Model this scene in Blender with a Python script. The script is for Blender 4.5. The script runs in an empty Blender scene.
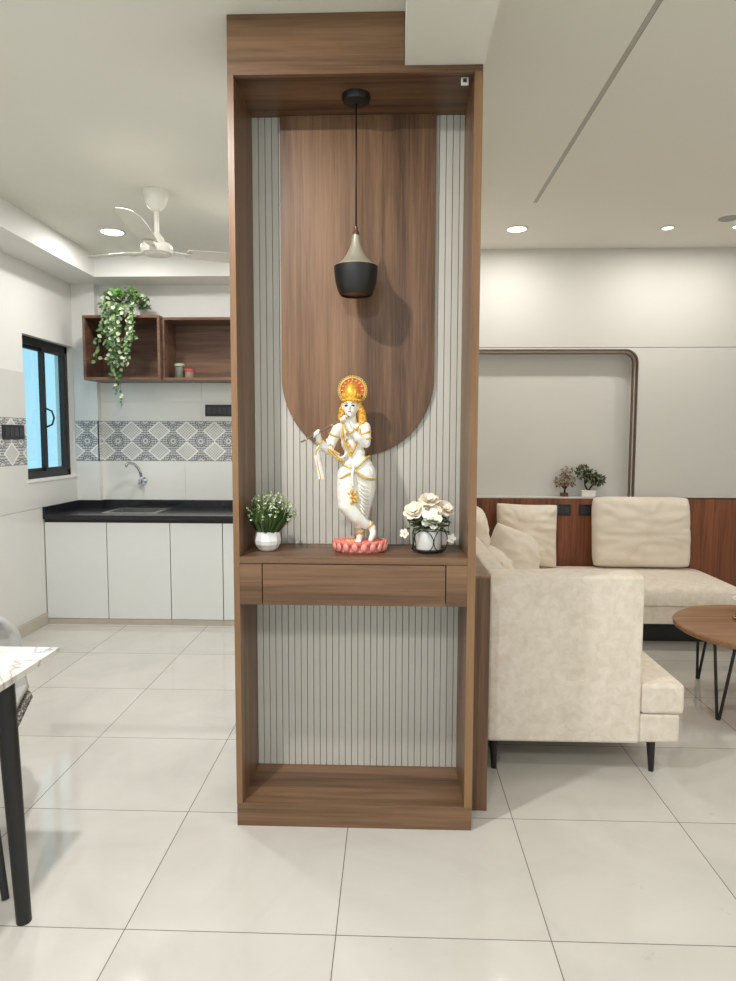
import bpy, bmesh, math, random
from mathutils import Matrix, Vector, noise, Euler

# ------------------------------------------------------------------ camera, world, light, exposure
SC = bpy.context.scene
COL = SC.collection
cam_data = bpy.data.cameras.new('camera')
cam_data.sensor_width = 36.0
cam_data.lens = 666.0 / 981.0 * 36.0
cam_data.clip_start = 0.05
cam = bpy.data.objects.new('camera', cam_data)
COL.objects.link(cam)
R = Matrix(((0.999405, -0.005357, 0.034084), (0.034403, 0.080025, -0.996199), (0.00261, 0.996778, 0.080162)))
cam.matrix_world = Matrix.Translation((0, 0, 1.41)) @ R.to_4x4()
SC.camera = cam

SC.view_settings.view_transform = 'Standard'
SC.view_settings.look = 'None'
SC.view_settings.gamma = 1.0
SC.view_settings.use_curve_mapping = False
SC.view_settings.exposure = -0.04
SC.cycles.use_denoising = True
SC.cycles.max_bounces = 10
SC.cycles.diffuse_bounces = 5
SC.cycles.sample_clamp_indirect = 6.0

world = bpy.data.worlds.new('world')
SC.world = world
world.use_nodes = True
world.node_tree.nodes['Background'].inputs[0].default_value = (0.50, 0.80, 0.93, 1)
world.node_tree.nodes['Background'].inputs[1].default_value = 1.25


def area(name, loc, rot, size, power, color=(1, 1, 1), size_y=None, shape='DISK', spread=180):
    l = bpy.data.lights.new(name, 'AREA')
    l.shape = shape
    l.size = size
    if size_y:
        l.size_y = size_y
    l.energy = power
    l.color = color
    l.spread = math.radians(spread)
    o = bpy.data.objects.new(name, l)
    COL.objects.link(o)
    o.location = loc
    o.rotation_euler = rot
    return o


WARM = (1.0, 0.972, 0.935)
NEUT = (1.0, 0.988, 0.972)
# unseen fill lamp added in the rear opening, tinted like daylight
area('rear_fill', (-0.2, -2.25, 1.45), (math.radians(90), 0, 0), 3.6, 8, (0.97, 0.985, 1.0), 2.1, 'RECTANGLE')
# dining ceiling downlights out of view, placed from the shadows; the weakest is added
for lx, ly, pw in ((-0.86, 1.38, 40), (-0.5, -0.6, 34), (-2.0, -0.9, 5)):
    area('dining_downlight_lamp', (lx, ly, 2.785), (0, 0, 0), 0.09, pw, NEUT)
for lx, ly, pw in ((1.75, 1.1, 17), (0.75, -0.9, 18), (2.2, -0.8, 6), (2.6, 2.9, 7)):  # unseen ceiling lamps added to brighten the living side
    area('living_fill_lamp', (lx, ly, 2.825), (0, 0, 0), 0.09, pw, WARM)
# lamps of the downlights in view, plus added kitchen fill
area('kitchen_downlight_and_fill', (-1.905, 4.60, 2.785), (0, 0, 0), 0.13, 9, NEUT)
area('kitchen_downlight_and_fill', (-0.85, 4.45, 2.785), (0, 0, 0), 0.13, 12, NEUT)  # added fill behind the display unit, no fitting here
area('kitchen_downlight_and_fill', (-1.3, 3.0, 2.785), (0, 0, 0), 0.13, 15, NEUT)  # added fill for an even kitchen, no fitting here
area('sofa_downlight_lamp', (0.857, 4.74, 2.825), (0, 0, 0), 0.12, 8, WARM)
area('sofa_downlight_lamp', (1.879, 4.74, 2.825), (0, 0, 0), 0.07, 5, WARM)
area('sofa_downlight_lamp', (2.345, 4.72, 2.825), (0, 0, 0), 0.07, 5, WARM)


# ------------------------------------------------------------------ helpers
def lin(c):
    return c / 12.92 if c <= 0.04045 else ((c + 0.055) / 1.055) ** 2.4


def rgb(r, g, b):
    return (lin(r / 255), lin(g / 255), lin(b / 255), 1.0)


def link(o, parent=None):
    COL.objects.link(o)
    if parent is not None:
        o.parent = parent
    return o


def finish(bm, name, mat, parent=None, smooth=False, bevel=0.0, seg=2, sub=0, loc=None, auto=None):
    me = bpy.data.meshes.new(name)
    bmesh.ops.recalc_face_normals(bm, faces=bm.faces)
    bm.to_mesh(me)
    bm.free()
    me.materials.append(mat)
    if smooth:
        for p in me.polygons:
            p.use_smooth = True
    o = bpy.data.objects.new(name, me)
    link(o, parent)
    if loc:
        o.location = loc
    if bevel:
        m = o.modifiers.new('bevel', 'BEVEL')
        m.width = bevel
        m.segments = seg
        m.limit_method = 'ANGLE'
        m.angle_limit = math.radians(40)
        if not smooth:
            m.harden_normals = False
    if sub:
        m = o.modifiers.new('sub', 'SUBSURF')
        m.levels = sub
        m.render_levels = sub
    if auto:
        me.set_sharp_from_angle(angle=math.radians(auto))
    return o


def thing(name, label, cat, loc=(0, 0, 0), rz=0.0, group=None):
    o = bpy.data.objects.new(name, None)
    o.empty_display_size = 0.05
    COL.objects.link(o)
    o.location = loc
    o.rotation_euler = (0, 0, rz)
    tag(o, label, cat, group)
    return o


def tag(o, label, cat, group=None):
    o['label'] = label
    o['category'] = cat
    if group:
        o['group'] = group
    return o


def struct(o):
    o['kind'] = 'structure'
    return o


def dup(root, loc, rz=None, label=None, group=None):
    r = root.copy()
    COL.objects.link(r)
    r.location = loc
    if rz is not None:
        r.rotation_euler = (0, 0, rz)
    if label:
        r['label'] = label
    if group:
        r['group'] = group
    for ch in list(root.children):
        c = ch.copy()
        COL.objects.link(c)
        c.parent = r
        for g in ch.children:
            d = g.copy()
            COL.objects.link(d)
            d.parent = c
    return r


def B():
    return bmesh.new()


def box(bm, x0, x1, y0, y1, z0, z1):
    v = [bm.verts.new((x, y, z)) for x in (x0, x1) for y in (y0, y1) for z in (z0, z1)]
    for f in ((0, 1, 3, 2), (4, 6, 7, 5), (0, 4, 5, 1), (2, 3, 7, 6), (0, 2, 6, 4), (1, 5, 7, 3)):
        bm.faces.new([v[i] for i in f])
    return bm


def bx(*a):
    return box(B(), *a)


def tube(bm, pts, rad, n=10, closed=False, flat=1.0, up=None):
    pts = [Vector(p) for p in pts]
    m = len(pts)
    if not hasattr(rad, '__len__'):
        rad = [rad] * m
    rings = []
    ref = None
    for i, p in enumerate(pts):
        if closed:
            t = pts[(i + 1) % m] - pts[i - 1]
        else:
            t = pts[min(i + 1, m - 1)] - pts[max(i - 1, 0)]
        if t.length < 1e-9:
            t = Vector((0, 0, 1))
        t.normalize()
        if ref is None:
            ref = Vector(up) if up else (Vector((0, 0, 1)) if abs(t.z) < 0.9 else Vector((1, 0, 0)))
        a = ref - t * ref.dot(t)
        if a.length < 1e-6:
            a = t.orthogonal()
        a.normalize()
        ref = a
        b = t.cross(a)
        rings.append([bm.verts.new(p + (a * math.cos(2 * math.pi * k / n) + b * flat * math.sin(2 * math.pi * k / n)) * rad[i]) for k in range(n)])
    for i in range(m if closed else m - 1):
        r0, r1 = rings[i], rings[(i + 1) % m]
        for k in range(n):
            bm.faces.new((r0[k], r0[(k + 1) % n], r1[(k + 1) % n], r1[k]))
    if not closed:
        bm.faces.new(list(reversed(rings[0])))
        bm.faces.new(rings[-1])
    return bm


def lathe(bm, prof, n=32, c=(0, 0, 0), sx=1.0, sy=1.0, caps=True):
    rings = []
    for r, z in prof:
        if r < 1e-6:
            rings.append([bm.verts.new((c[0], c[1], c[2] + z))])
        else:
            rings.append([bm.verts.new((c[0] + r * sx * math.cos(2 * math.pi * k / n), c[1] + r * sy * math.sin(2 * math.pi * k / n), c[2] + z)) for k in range(n)])
    for a, b in zip(rings, rings[1:]):
        for k in range(n):
            q = [a[k % len(a)], a[(k + 1) % len(a)], b[(k + 1) % len(b)], b[k % len(b)]]
            u = []
            for v in q:
                if v not in u:
                    u.append(v)
            if len(u) > 2:
                bm.faces.new(u)
    for ring, rev in ((rings[0], True), (rings[-1], False)):
        if caps and len(ring) > 2:
            bm.faces.new(list(reversed(ring)) if rev else ring)
    return bm


def ell(bm, c, r, rot=None, n=16, m=10):
    M = Matrix.Translation(c)
    if rot:
        M = M @ Euler(rot).to_matrix().to_4x4()
    M = M @ Matrix.Diagonal((r[0], r[1], r[2], 1))
    bmesh.ops.create_uvsphere(bm, u_segments=n, v_segments=m, radius=1.0, matrix=M)
    return bm


def cap(bm, p0, r0, p1, r1, n=14):
    p0, p1 = Vector(p0), Vector(p1)
    ell(bm, p0, (r0, r0, r0), n=n, m=8)
    ell(bm, p1, (r1, r1, r1), n=n, m=8)
    tube(bm, [p0, p1], [r0, r1], n)


def chain(bm, pts, rads):
    for (p, q, a, b) in zip(pts, pts[1:], rads, rads[1:]):
        cap(bm, p, a, q, b)


def prism(bm, poly, y0, y1):
    """polygon in (x, z) extruded along y"""
    a = [bm.verts.new((x, y0, z)) for x, z in poly]
    b = [bm.verts.new((x, y1, z)) for x, z in poly]
    bm.faces.new(a)
    bm.faces.new(list(reversed(b)))
    n = len(poly)
    for i in range(n):
        bm.faces.new((a[i], b[i], b[(i + 1) % n], a[(i + 1) % n]))
    return bm


def fused(bm, name, mat, parent, voxel=0.003, it=6):
    """one continuous surface grown from overlapping solids"""
    me = bpy.data.meshes.new(name)
    bm.to_mesh(me)
    bm.free()
    o = bpy.data.objects.new(name, me)
    COL.objects.link(o)
    m = o.modifiers.new('remesh', 'REMESH')
    m.mode = 'VOXEL'
    m.voxel_size = voxel
    m.use_smooth_shade = True
    s = o.modifiers.new('smooth', 'SMOOTH')
    s.iterations = it
    s.factor = 0.5
    dg = bpy.context.evaluated_depsgraph_get()
    me2 = bpy.data.meshes.new_from_object(o.evaluated_get(dg), depsgraph=dg)
    o.modifiers.clear()
    o.data = me2
    bpy.data.meshes.remove(me)
    me2.name = name
    me2.materials.clear()
    me2.materials.append(mat)
    for p in me2.polygons:
        p.use_smooth = True
    o.parent = parent
    return o


# ------------------------------------------------------------------ materials
class X:
    """small arithmetic wrapper over math nodes"""
    def __init__(s, nt, sock):
        s.nt, s.s = nt, sock

    def op(s, kind, *o):
        n = s.nt.nodes.new('ShaderNodeMath')
        n.operation = kind
        for i, v in enumerate((s,) + o):
            if isinstance(v, X):
                s.nt.links.new(v.s, n.inputs[i])
            else:
                n.inputs[i].default_value = v
        return X(s.nt, n.outputs[0])

    def __add__(s, o): return s.op('ADD', o)
    def __sub__(s, o): return s.op('SUBTRACT', o)
    def __mul__(s, o): return s.op('MULTIPLY', o)
    def __truediv__(s, o): return s.op('DIVIDE', o)
    def lt(s, o): return s.op('LESS_THAN', o)
    def gt(s, o): return s.op('GREATER_THAN', o)
    def frac(s): return s.op('FRACT')
    def abs(s): return s.op('ABSOLUTE')
    def sin(s): return s.op('SINE')
    def max(s, o): return s.op('MAXIMUM', o)
    def min(s, o): return s.op('MINIMUM', o)
    def sqrt(s): return s.op('SQRT')


def new_mat(name):
    m = bpy.data.materials.new(name)
    m.use_nodes = True
    return m, m.node_tree, m.node_tree.nodes['Principled BSDF']


def coords(nt, scale=(1, 1, 1), rnd=False):
    tc = nt.nodes.new('ShaderNodeTexCoord')
    mp = nt.nodes.new('ShaderNodeMapping')
    mp.inputs['Scale'].default_value = scale
    nt.links.new(tc.outputs['Object'], mp.inputs['Vector'])
    if rnd:
        oi = nt.nodes.new('ShaderNodeObjectInfo')
        mu = nt.nodes.new('ShaderNodeVectorMath')
        mu.operation = 'SCALE'
        mu.inputs[0].default_value = (7.3, 3.1, 5.7)
        nt.links.new(oi.outputs['Random'], mu.inputs['Scale'])
        nt.links.new(mu.outputs[0], mp.inputs['Location'])
    return mp.outputs[0]


def noise_tex(nt, vec, scale, detail=4, rough=0.55, dist=0.0):
    n = nt.nodes.new('ShaderNodeTexNoise')
    n.inputs['Scale'].default_value = scale
    n.inputs['Detail'].default_value = detail
    n.inputs['Roughness'].default_value = rough
    n.inputs['Distortion'].default_value = dist
    nt.links.new(vec, n.inputs['Vector'])
    return n.outputs['Fac']


def ramp(nt, fac, stops):
    r = nt.nodes.new('ShaderNodeValToRGB')
    e = r.color_ramp.elements
    while len(e) < len(stops):
        e.new(0.5)
    for i, (p, c) in enumerate(stops):
        e[i].position = p
        e[i].color = c
    nt.links.new(fac, r.inputs[0])
    return r.outputs[0]


def mix(nt, fac, a, b):
    n = nt.nodes.new('ShaderNodeMix')
    n.data_type = 'RGBA'
    for i, v in ((0, fac), (6, a), (7, b)):
        if isinstance(v, X):
            v = v.s
        if hasattr(v, 'links'):
            nt.links.new(v, n.inputs[i])
        else:
            n.inputs[i].default_value = v
    return n.outputs[2]


def bump(nt, bsdf, h, strength=0.2, dist=0.002):
    b = nt.nodes.new('ShaderNodeBump')
    b.inputs['Strength'].default_value = strength
    b.inputs['Distance'].default_value = dist
    nt.links.new(h, b.inputs['Height'])
    nt.links.new(b.outputs[0], bsdf.inputs['Normal'])


def plain(name, c, rough=0.5, metal=0.0, var=0.04, scale=8.0, bmp=0.0, bscale=200.0, spec=0.5, coat=0.0):
    """single colour with a faint mottling of its own"""
    m, nt, b = new_mat(name)
    v = coords(nt)
    f = noise_tex(nt, v, scale, 3)
    lo = tuple(max(0, x * (1 - var)) for x in c[:3]) + (1,)
    hi = tuple(min(1, x * (1 + var)) for x in c[:3]) + (1,)
    nt.links.new(ramp(nt, f, [(0.3, lo), (0.7, hi)]), b.inputs['Base Color'])
    b.inputs['Roughness'].default_value = rough
    b.inputs['Metallic'].default_value = metal
    b.inputs['Specular IOR Level'].default_value = spec
    b.inputs['Coat Weight'].default_value = coat
    if bmp:
        bump(nt, b, noise_tex(nt, v, bscale, 2), bmp)
    return m


def wood(name, axis, dark, mid, light, rough=0.38, fine=1.0, knots=True):
    m, nt, b = new_mat(name)
    sc = [16.0 * fine] * 3
    sc['xyz'.index(axis)] = 0.9 * fine
    v = coords(nt, sc, True)
    big = noise_tex(nt, v, 0.42, 3, 0.5, 0.5)
    f1 = noise_tex(nt, v, 1.0, 6, 0.6, 0.8)
    sc2 = [150.0] * 3
    sc2['xyz'.index(axis)] = 4.0
    f2 = noise_tex(nt, coords(nt, sc2, True), 1.0, 3, 0.6)
    h = X(nt, f1) * 0.5 + X(nt, big) * 0.4 + X(nt, f2) * 0.22
    col = ramp(nt, h.s, [(0.40, dark), (0.53, mid), (0.68, light)])
    nt.links.new(col, b.inputs['Base Color'])
    b.inputs['Roughness'].default_value = rough
    b.inputs['Specular IOR Level'].default_value = 0.4
    bump(nt, b, f2, 0.06, 0.001)
    return m


WD, WM, WL = rgb(74, 52, 37), rgb(110, 81, 58), rgb(140, 107, 79)
M = {}
M['wood_v'] = wood('walnut_vertical', 'z', WD, WM, WL)
M['wood_h'] = wood('walnut_horizontal', 'x', WD, WM, WL)
M['wood_d'] = wood('walnut_depth', 'y', WD, WM, WL)
M['wood_arch'] = wood('walnut_arch', 'z', rgb(70, 48, 34), rgb(116, 84, 60), rgb(152, 116, 86), 0.42, 0.75)
M['edge'] = wood('walnut_edging', 'z', rgb(108, 79, 54), rgb(131, 98, 68), rgb(150, 116, 82))
M['red_wood'] = wood('teak_panelling', 'z', rgb(84, 45, 28), rgb(124, 72, 46), rgb(150, 92, 60), 0.45, 1.6)
M['kit_wood'] = wood('brown_laminate', 'x', rgb(76, 54, 42), rgb(106, 78, 62), rgb(134, 103, 84))
M['table_wood'] = wood('table_top_veneer', 'x', rgb(116, 80, 54), rgb(150, 110, 78), rgb(172, 132, 98), 0.4)
M['paint'] = plain('white_wall_paint', rgb(231, 229, 224), 0.75, var=0.012, scale=2)
M['ceil'] = plain('ceiling_paint', rgb(224, 222, 212), 0.85, var=0.01, scale=2)
M['greywall'] = plain('pale_grey_wall_paint', rgb(208, 205, 198), 0.7, var=0.012, scale=2)
M['white_gloss'] = plain('white_laminate', rgb(226, 227, 224), 0.22, var=0.008)
M['walltile'] = plain('white_wall_tile', rgb(233, 232, 226), 0.12, var=0.01)
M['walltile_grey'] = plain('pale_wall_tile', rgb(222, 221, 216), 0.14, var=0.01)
M['grout'] = plain('grout', rgb(150, 147, 140), 0.8)
M['baseboard'] = plain('beige_skirting_tile', rgb(190, 182, 168), 0.25, var=0.04)
M['black'] = plain('black_metal', rgb(27, 26, 26), 0.42, 0.0)
M['black_matt'] = plain('black_matt_metal', rgb(27, 26, 26), 0.45)
M['dark_gap'] = plain('shadow_gap_board', rgb(70, 68, 64), 0.8)
M['slat'] = plain('pale_grey_slat_board', rgb(205, 200, 189), 0.5, var=0.015)
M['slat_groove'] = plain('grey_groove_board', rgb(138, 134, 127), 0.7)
M['steel'] = plain('brushed_steel', rgb(190, 190, 188), 0.28, 1.0)
M['chrome'] = plain('chrome', rgb(215, 215, 218), 0.12, 1.0)
M['alu'] = plain('grey_aluminium', rgb(150, 147, 140), 0.5, 0.3)
M['bronze'] = plain('bronze_trim', rgb(112, 90, 74), 0.35, 0.6)
M['white_plastic'] = plain('white_plastic', rgb(236, 234, 228), 0.35)
M['fan_white'] = plain('ivory_fan_enamel', rgb(232, 228, 218), 0.35)
M['ceramic'] = plain('white_ceramic', rgb(240, 238, 234), 0.25)
M['sticker'] = plain('pale_grey_plastic', rgb(214, 210, 202), 0.5)
M['switch'] = plain('black_switch_plastic', rgb(38, 38, 40), 0.35)
M['switch_key'] = plain('charcoal_switch_key', rgb(58, 59, 62), 0.3)
M['beige'] = plain('beige_metal_cap', rgb(176, 168, 150), 0.4, 0.3)
M['copper_in'] = plain('copper_lamp_lining', rgb(120, 72, 48), 0.35, 0.6)
M['gold'] = plain('gold_paint', rgb(226, 176, 62), 0.35, 0.35, var=0.15, scale=120)
M['gold_pale'] = plain('pale_gold_trim', rgb(214, 180, 104), 0.4, 0.25, var=0.15, scale=150)
M['orange'] = plain('orange_enamel', rgb(224, 92, 40), 0.4, var=0.25, scale=90)
M['hair_gold'] = plain('amber_hair_paint', rgb(225, 168, 60), 0.45, var=0.25, scale=160)
M['coral'] = plain('coral_pink_paint', rgb(232, 132, 118), 0.45, var=0.12, scale=60)
M['coral_light'] = plain('light_coral_paint', rgb(243, 164, 150), 0.45, var=0.1, scale=80)
M['skin'] = plain('white_marble_body', rgb(240, 236, 229), 0.3, var=0.02)
M['eye'] = plain('dark_painted_eye', rgb(48, 46, 50), 0.4)
M['lip'] = plain('dusky_painted_lip', rgb(150, 104, 98), 0.5)
M['flute_wood'] = plain('brown_flute', rgb(112, 84, 66), 0.4)
M['leaf_dark'] = None


def leaf_mat(name, stops, rough=0.5):
    m, nt, b = new_mat(name)
    g = nt.nodes.new('ShaderNodeNewGeometry')
    nt.links.new(ramp(nt, g.outputs['Random Per Island'], stops), b.inputs['Base Color'])
    b.inputs['Roughness'].default_value = rough
    return m


M['ivy'] = leaf_mat('variegated_ivy', [(0.0, rgb(58, 92, 52)), (0.45, rgb(92, 124, 74)), (0.72, rgb(150, 168, 118)), (1.0, rgb(222, 226, 202))])
M['ivy_bright'] = leaf_mat('bright_green_leaf', [(0.0, rgb(74, 132, 48)), (0.5, rgb(106, 168, 66)), (1.0, rgb(150, 196, 104))])
M['grass'] = leaf_mat('green_grass_blades', [(0.0, rgb(38, 58, 28)), (0.5, rgb(66, 92, 44)), (1.0, rgb(112, 134, 78))])
M['tiny_flower'] = leaf_mat('tiny_pale_flowers', [(0.0, rgb(138, 164, 84)), (0.45, rgb(184, 200, 146)), (1.0, rgb(238, 240, 232))])
M['petal'] = leaf_mat('cream_petals', [(0.0, rgb(240, 222, 196)), (0.5, rgb(248, 238, 220)), (1.0, rgb(250, 246, 236))])
M['rose_leaf'] = leaf_mat('dull_green_leaves', [(0.0, rgb(58, 78, 48)), (0.6, rgb(92, 112, 72)), (1.0, rgb(132, 146, 104))])
M['bonsai_leaf'] = leaf_mat('olive_bonsai_leaves', [(0.0, rgb(44, 52, 34)), (0.6, rgb(82, 90, 60)), (1.0, rgb(150, 150, 116))])
M['dry_leaf'] = leaf_mat('dry_beige_leaves', [(0.0, rgb(92, 72, 52)), (0.5, rgb(146, 122, 92)), (1.0, rgb(198, 182, 150))])
M['bark'] = plain('dark_bark', rgb(58, 44, 34), 0.8, var=0.2, scale=60)


def floor_mat():
    m, nt, b = new_mat('polished_floor_tiles')
    tc = nt.nodes.new('ShaderNodeTexCoord')
    sp = nt.nodes.new('ShaderNodeSeparateXYZ')
    nt.links.new(tc.outputs['Object'], sp.inputs[0])
    x, y = X(nt, sp.outputs[0]), X(nt, sp.outputs[1])
    gx = ((x + 20 * 0.607 + 0.149) / 0.607)
    gy = ((y + 20 * 0.602 - 1.779) / 0.602)
    ex = ((gx.frac() - 0.5).abs()).gt(0.5 - 0.0026)
    ey = ((gy.frac() - 0.5).abs()).gt(0.5 - 0.0026)
    line = ex.max(ey)
    cx = nt.nodes.new('ShaderNodeCombineXYZ')
    nt.links.new(gx.op('FLOOR').s, cx.inputs[0])
    nt.links.new(gy.op('FLOOR').s, cx.inputs[1])
    wn = nt.nodes.new('ShaderNodeTexWhiteNoise')
    nt.links.new(cx.outputs[0], wn.inputs['Vector'])
    off = nt.nodes.new('ShaderNodeVectorMath')
    off.operation = 'MULTIPLY_ADD'
    nt.links.new(wn.outputs['Color'], off.inputs[0])
    off.inputs[1].default_value = (9, 9, 9)
    nt.links.new(tc.outputs['Object'], off.inputs[2])
    f = noise_tex(nt, off.outputs[0], 2.2, 6, 0.6, 0.9)
    col = ramp(nt, f, [(0.25, rgb(193, 189, 182)), (0.5, rgb(202, 198, 190)), (0.75, rgb(209, 205, 198))])
    spots = noise_tex(nt, off.outputs[0], 13, 4, 0.7)
    spot_f = X(nt, spots).gt(0.71) * 0.3
    col = mix(nt, spot_f, col, rgb(176, 170, 158))
    col = mix(nt, line, col, rgb(118, 112, 102))
    nt.links.new(col, b.inputs['Base Color'])
    b.inputs['Roughness'].default_value = 0.055
    b.inputs['Specular IOR Level'].default_value = 0.55
    bump(nt, b, noise_tex(nt, tc.outputs['Object'], 5, 2), 0.04, 0.003)
    return m


def band_mat(axis, off):
    m, nt, b = new_mat('patterned_border_tile')
    tc = nt.nodes.new('ShaderNodeTexCoord')
    sp = nt.nodes.new('ShaderNodeSeparateXYZ')
    nt.links.new(tc.outputs['Object'], sp.inputs[0])
    u = (X(nt, sp.outputs['XYZ'.index(axis)]) + (off + 20 * 0.23)) / 0.23
    v = (X(nt, sp.outputs[2]) - 1.207) / 0.329
    du = (u.frac() - 0.5).abs()
    dv = ((v * 2.0).frac() - 0.5).abs()
    d = du / 0.42 + dv / 0.5
    inside = d.lt(1.0)
    rim = d.gt(0.84)
    eu = (u + 0.5).frac() - 0.5
    ev = ((v * 2.0 + 0.5).frac() - 0.5) * 0.5
    a, c = eu * 0.23, ev * 0.329
    r = (a * a + c * c).sqrt()
    ang = c.op('ARCTAN2', a)
    pet = (ang * 10.0).sin() * 0.004
    lace = ((u * 62.0).sin() * (v * 88.0).sin()).gt(0.1)
    hatch = (((u + v) * 55.0).sin() * ((u - v) * 55.0).sin()).gt(-0.05)
    ring1 = (r - 0.028).abs().lt(0.003)
    ring2 = (r + pet - 0.042).abs().lt(0.006)
    disc = (r + pet).lt(0.050)
    core = r.lt(0.009)
    outside = mix(nt, hatch, rgb(112, 113, 116), rgb(206, 206, 204))
    ros = mix(nt, ring1.max(ring2).max(core), rgb(206, 206, 203), rgb(122, 123, 126))
    outside = mix(nt, disc, outside, ros)
    inn = mix(nt, lace, rgb(222, 221, 216), rgb(178, 177, 174))
    inn = mix(nt, rim, inn, rgb(236, 235, 230))
    col = mix(nt, inside, outside, inn)
    edge = ((v - 0.5).abs()).gt(0.487)
    col = mix(nt, edge, col, rgb(150, 149, 146))
    nt.links.new(col, b.inputs['Base Color'])
    b.inputs['Roughness'].default_value = 0.2
    return m


def marble_mat():
    m, nt, b = new_mat('white_marble_top')
    v = coords(nt)
    f = noise_tex(nt, v, 3.6, 5, 0.55, 1.2)
    vein = (X(nt, f) - 0.5).abs()
    col = ramp(nt, vein.s, [(0.0, rgb(160, 158, 156)), (0.012, rgb(196, 192, 186)), (0.05, rgb(222, 220, 214))])
    nt.links.new(col, b.inputs['Base Color'])
    b.inputs['Roughness'].default_value = 0.12
    return m


def granite_mat():
    m, nt, b = new_mat('black_granite')
    v = coords(nt)
    f = noise_tex(nt, v, 260, 2, 0.7)
    nt.links.new(ramp(nt, f, [(0.55, rgb(27, 27, 30)), (0.75, rgb(70, 72, 78))]), b.inputs['Base Color'])
    b.inputs['Roughness'].default_value = 0.16
    return m


def fabric_mat(name, lo, hi, s=13.0):
    m, nt, b = new_mat(name)
    v = coords(nt, rnd=True)
    f = noise_tex(nt, v, s, 5, 0.6, 0.6)
    nt.links.new(ramp(nt, f, [(0.32, lo), (0.66, hi)]), b.inputs['Base Color'])
    b.inputs['Roughness'].default_value = 0.85
    b.inputs['Specular IOR Level'].default_value = 0.2
    b.inputs['Sheen Weight'].default_value = 0.25
    b.inputs['Sheen Roughness'].default_value = 0.4
    h = X(nt, noise_tex(nt, v, 700, 2)) * 0.4 + X(nt, noise_tex(nt, v, 26, 4, 0.6)) * 1.0
    bump(nt, b, h.s, 0.25, 0.003)
    return m


def speckle_mat():
    m, nt, b = new_mat('speckled_grey_upholstery')
    v = coords(nt)
    vo = nt.nodes.new('ShaderNodeTexVoronoi')
    vo.inputs['Scale'].default_value = 90
    nt.links.new(v, vo.inputs['Vector'])
    nt.links.new(ramp(nt, vo.outputs['Distance'], [(0.25, rgb(180, 172, 165)), (0.55, rgb(84, 78, 76))]), b.inputs['Base Color'])
    b.inputs['Roughness'].default_value = 0.8
    return m


def cloth_mat():
    """white carved drapery with fine pleats, sprigged"""
    m, nt, b = new_mat('white_carved_drapery')
    v = coords(nt)
    w = nt.nodes.new('ShaderNodeTexWave')
    w.wave_type = 'BANDS'
    w.bands_direction = 'DIAGONAL'
    w.inputs['Scale'].default_value = 20
    w.inputs['Distortion'].default_value = 3.0
    w.inputs['Detail'].default_value = 2
    nt.links.new(v, w.inputs['Vector'])
    vo = nt.nodes.new('ShaderNodeTexVoronoi')
    vo.inputs['Scale'].default_value = 130
    nt.links.new(v, vo.inputs['Vector'])
    col = ramp(nt, vo.outputs['Distance'], [(0.16, rgb(222, 202, 156)), (0.24, rgb(239, 235, 227))])
    nt.links.new(col, b.inputs['Base Color'])
    b.inputs['Roughness'].default_value = 0.4
    bump(nt, b, w.outputs['Fac'], 0.4, 0.003)
    return m


def glass_mat():
    m, nt, b = new_mat('pale_blue_window_glass')
    out = nt.nodes['Material Output']
    nt.nodes.remove(b)
    t = nt.nodes.new('ShaderNodeBsdfTransparent')
    t.inputs[0].default_value = (0.86, 0.95, 0.98, 1)
    g = nt.nodes.new('ShaderNodeBsdfGlossy')
    g.inputs['Roughness'].default_value = 0.05
    mx = nt.nodes.new('ShaderNodeMixShader')
    mx.inputs[0].default_value = 0.06
    nt.links.new(t.outputs[0], mx.inputs[1])
    nt.links.new(g.outputs[0], mx.inputs[2])
    nt.links.new(mx.outputs[0], out.inputs[0])
    return m


def emit_mat(name, c, s):
    m, nt, b = new_mat(name)
    b.inputs['Base Color'].default_value = c
    b.inputs['Emission Color'].default_value = c
    b.inputs['Emission Strength'].default_value = s
    return m


M['floor'] = floor_mat()
M['band_x'] = band_mat('X', 2.369 + 0.115)
M['band_y'] = band_mat('Y', 0.03)
M['marble'] = marble_mat()
M['granite'] = granite_mat()
M['sofa'] = fabric_mat('cream_velvet', rgb(222, 208, 190), rgb(238, 226, 211), 24)
M['cushion'] = fabric_mat('cream_cushion_cloth', rgb(226, 213, 195), rgb(237, 226, 210), 5)
M['chair_grey'] = fabric_mat('grey_chair_leatherette', rgb(168, 166, 162), rgb(184, 182, 178))
M['speckle'] = speckle_mat()
M['drape'] = cloth_mat()
M['glass'] = glass_mat()
M['lamp_on'] = emit_mat('lit_diffuser', (1, 0.96, 0.88, 1), 9.0)

# ------------------------------------------------------------------ the setting
XL, XR, YR = -2.585, 3.3, -2.4
YK, YV = 5.45, 5.236           # kitchen back wall, living back wall
struct(finish(bx(XL - 0.25, XR + 0.1, YR - 0.1, YK + 0.1, -0.1, 0.0), 'floor', M['floor']))
# dining and kitchen ceiling
struct(finish(bx(XL - 0.2, 0.05, YR, YK + 0.1, 2.80, 2.9), 'ceiling', M['ceil']))
# living ceiling with the slot for the linear profile
b = B()
box(b, 0.29, 0.861, YR, YV + 0.2, 2.84, 2.94)
box(b, 0.884, XR, YR, YV + 0.2, 2.84, 2.94)
box(b, 0.861, 0.884, 4.237, YV + 0.2, 2.84, 2.94)
box(b, 0.861, 0.884, YR, -1.0, 2.84, 2.94)
struct(finish(b, 'ceiling', M['ceil']))
# beam running over the cabinet towards the camera
struct(finish(bx(0.039, 0.299, YR, YV + 0.15, 2.63, 2.95), 'trim_1', M['ceil']))
# beams along the left and rear kitchen walls
struct(finish(bx(XL, -2.285, YR, YK, 2.63, 2.80), 'trim_2', M['paint']))
struct(finish(bx(-2.285, 0.1, 5.15, YK, 2.63, 2.80), 'trim_3', M['paint']))
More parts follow.
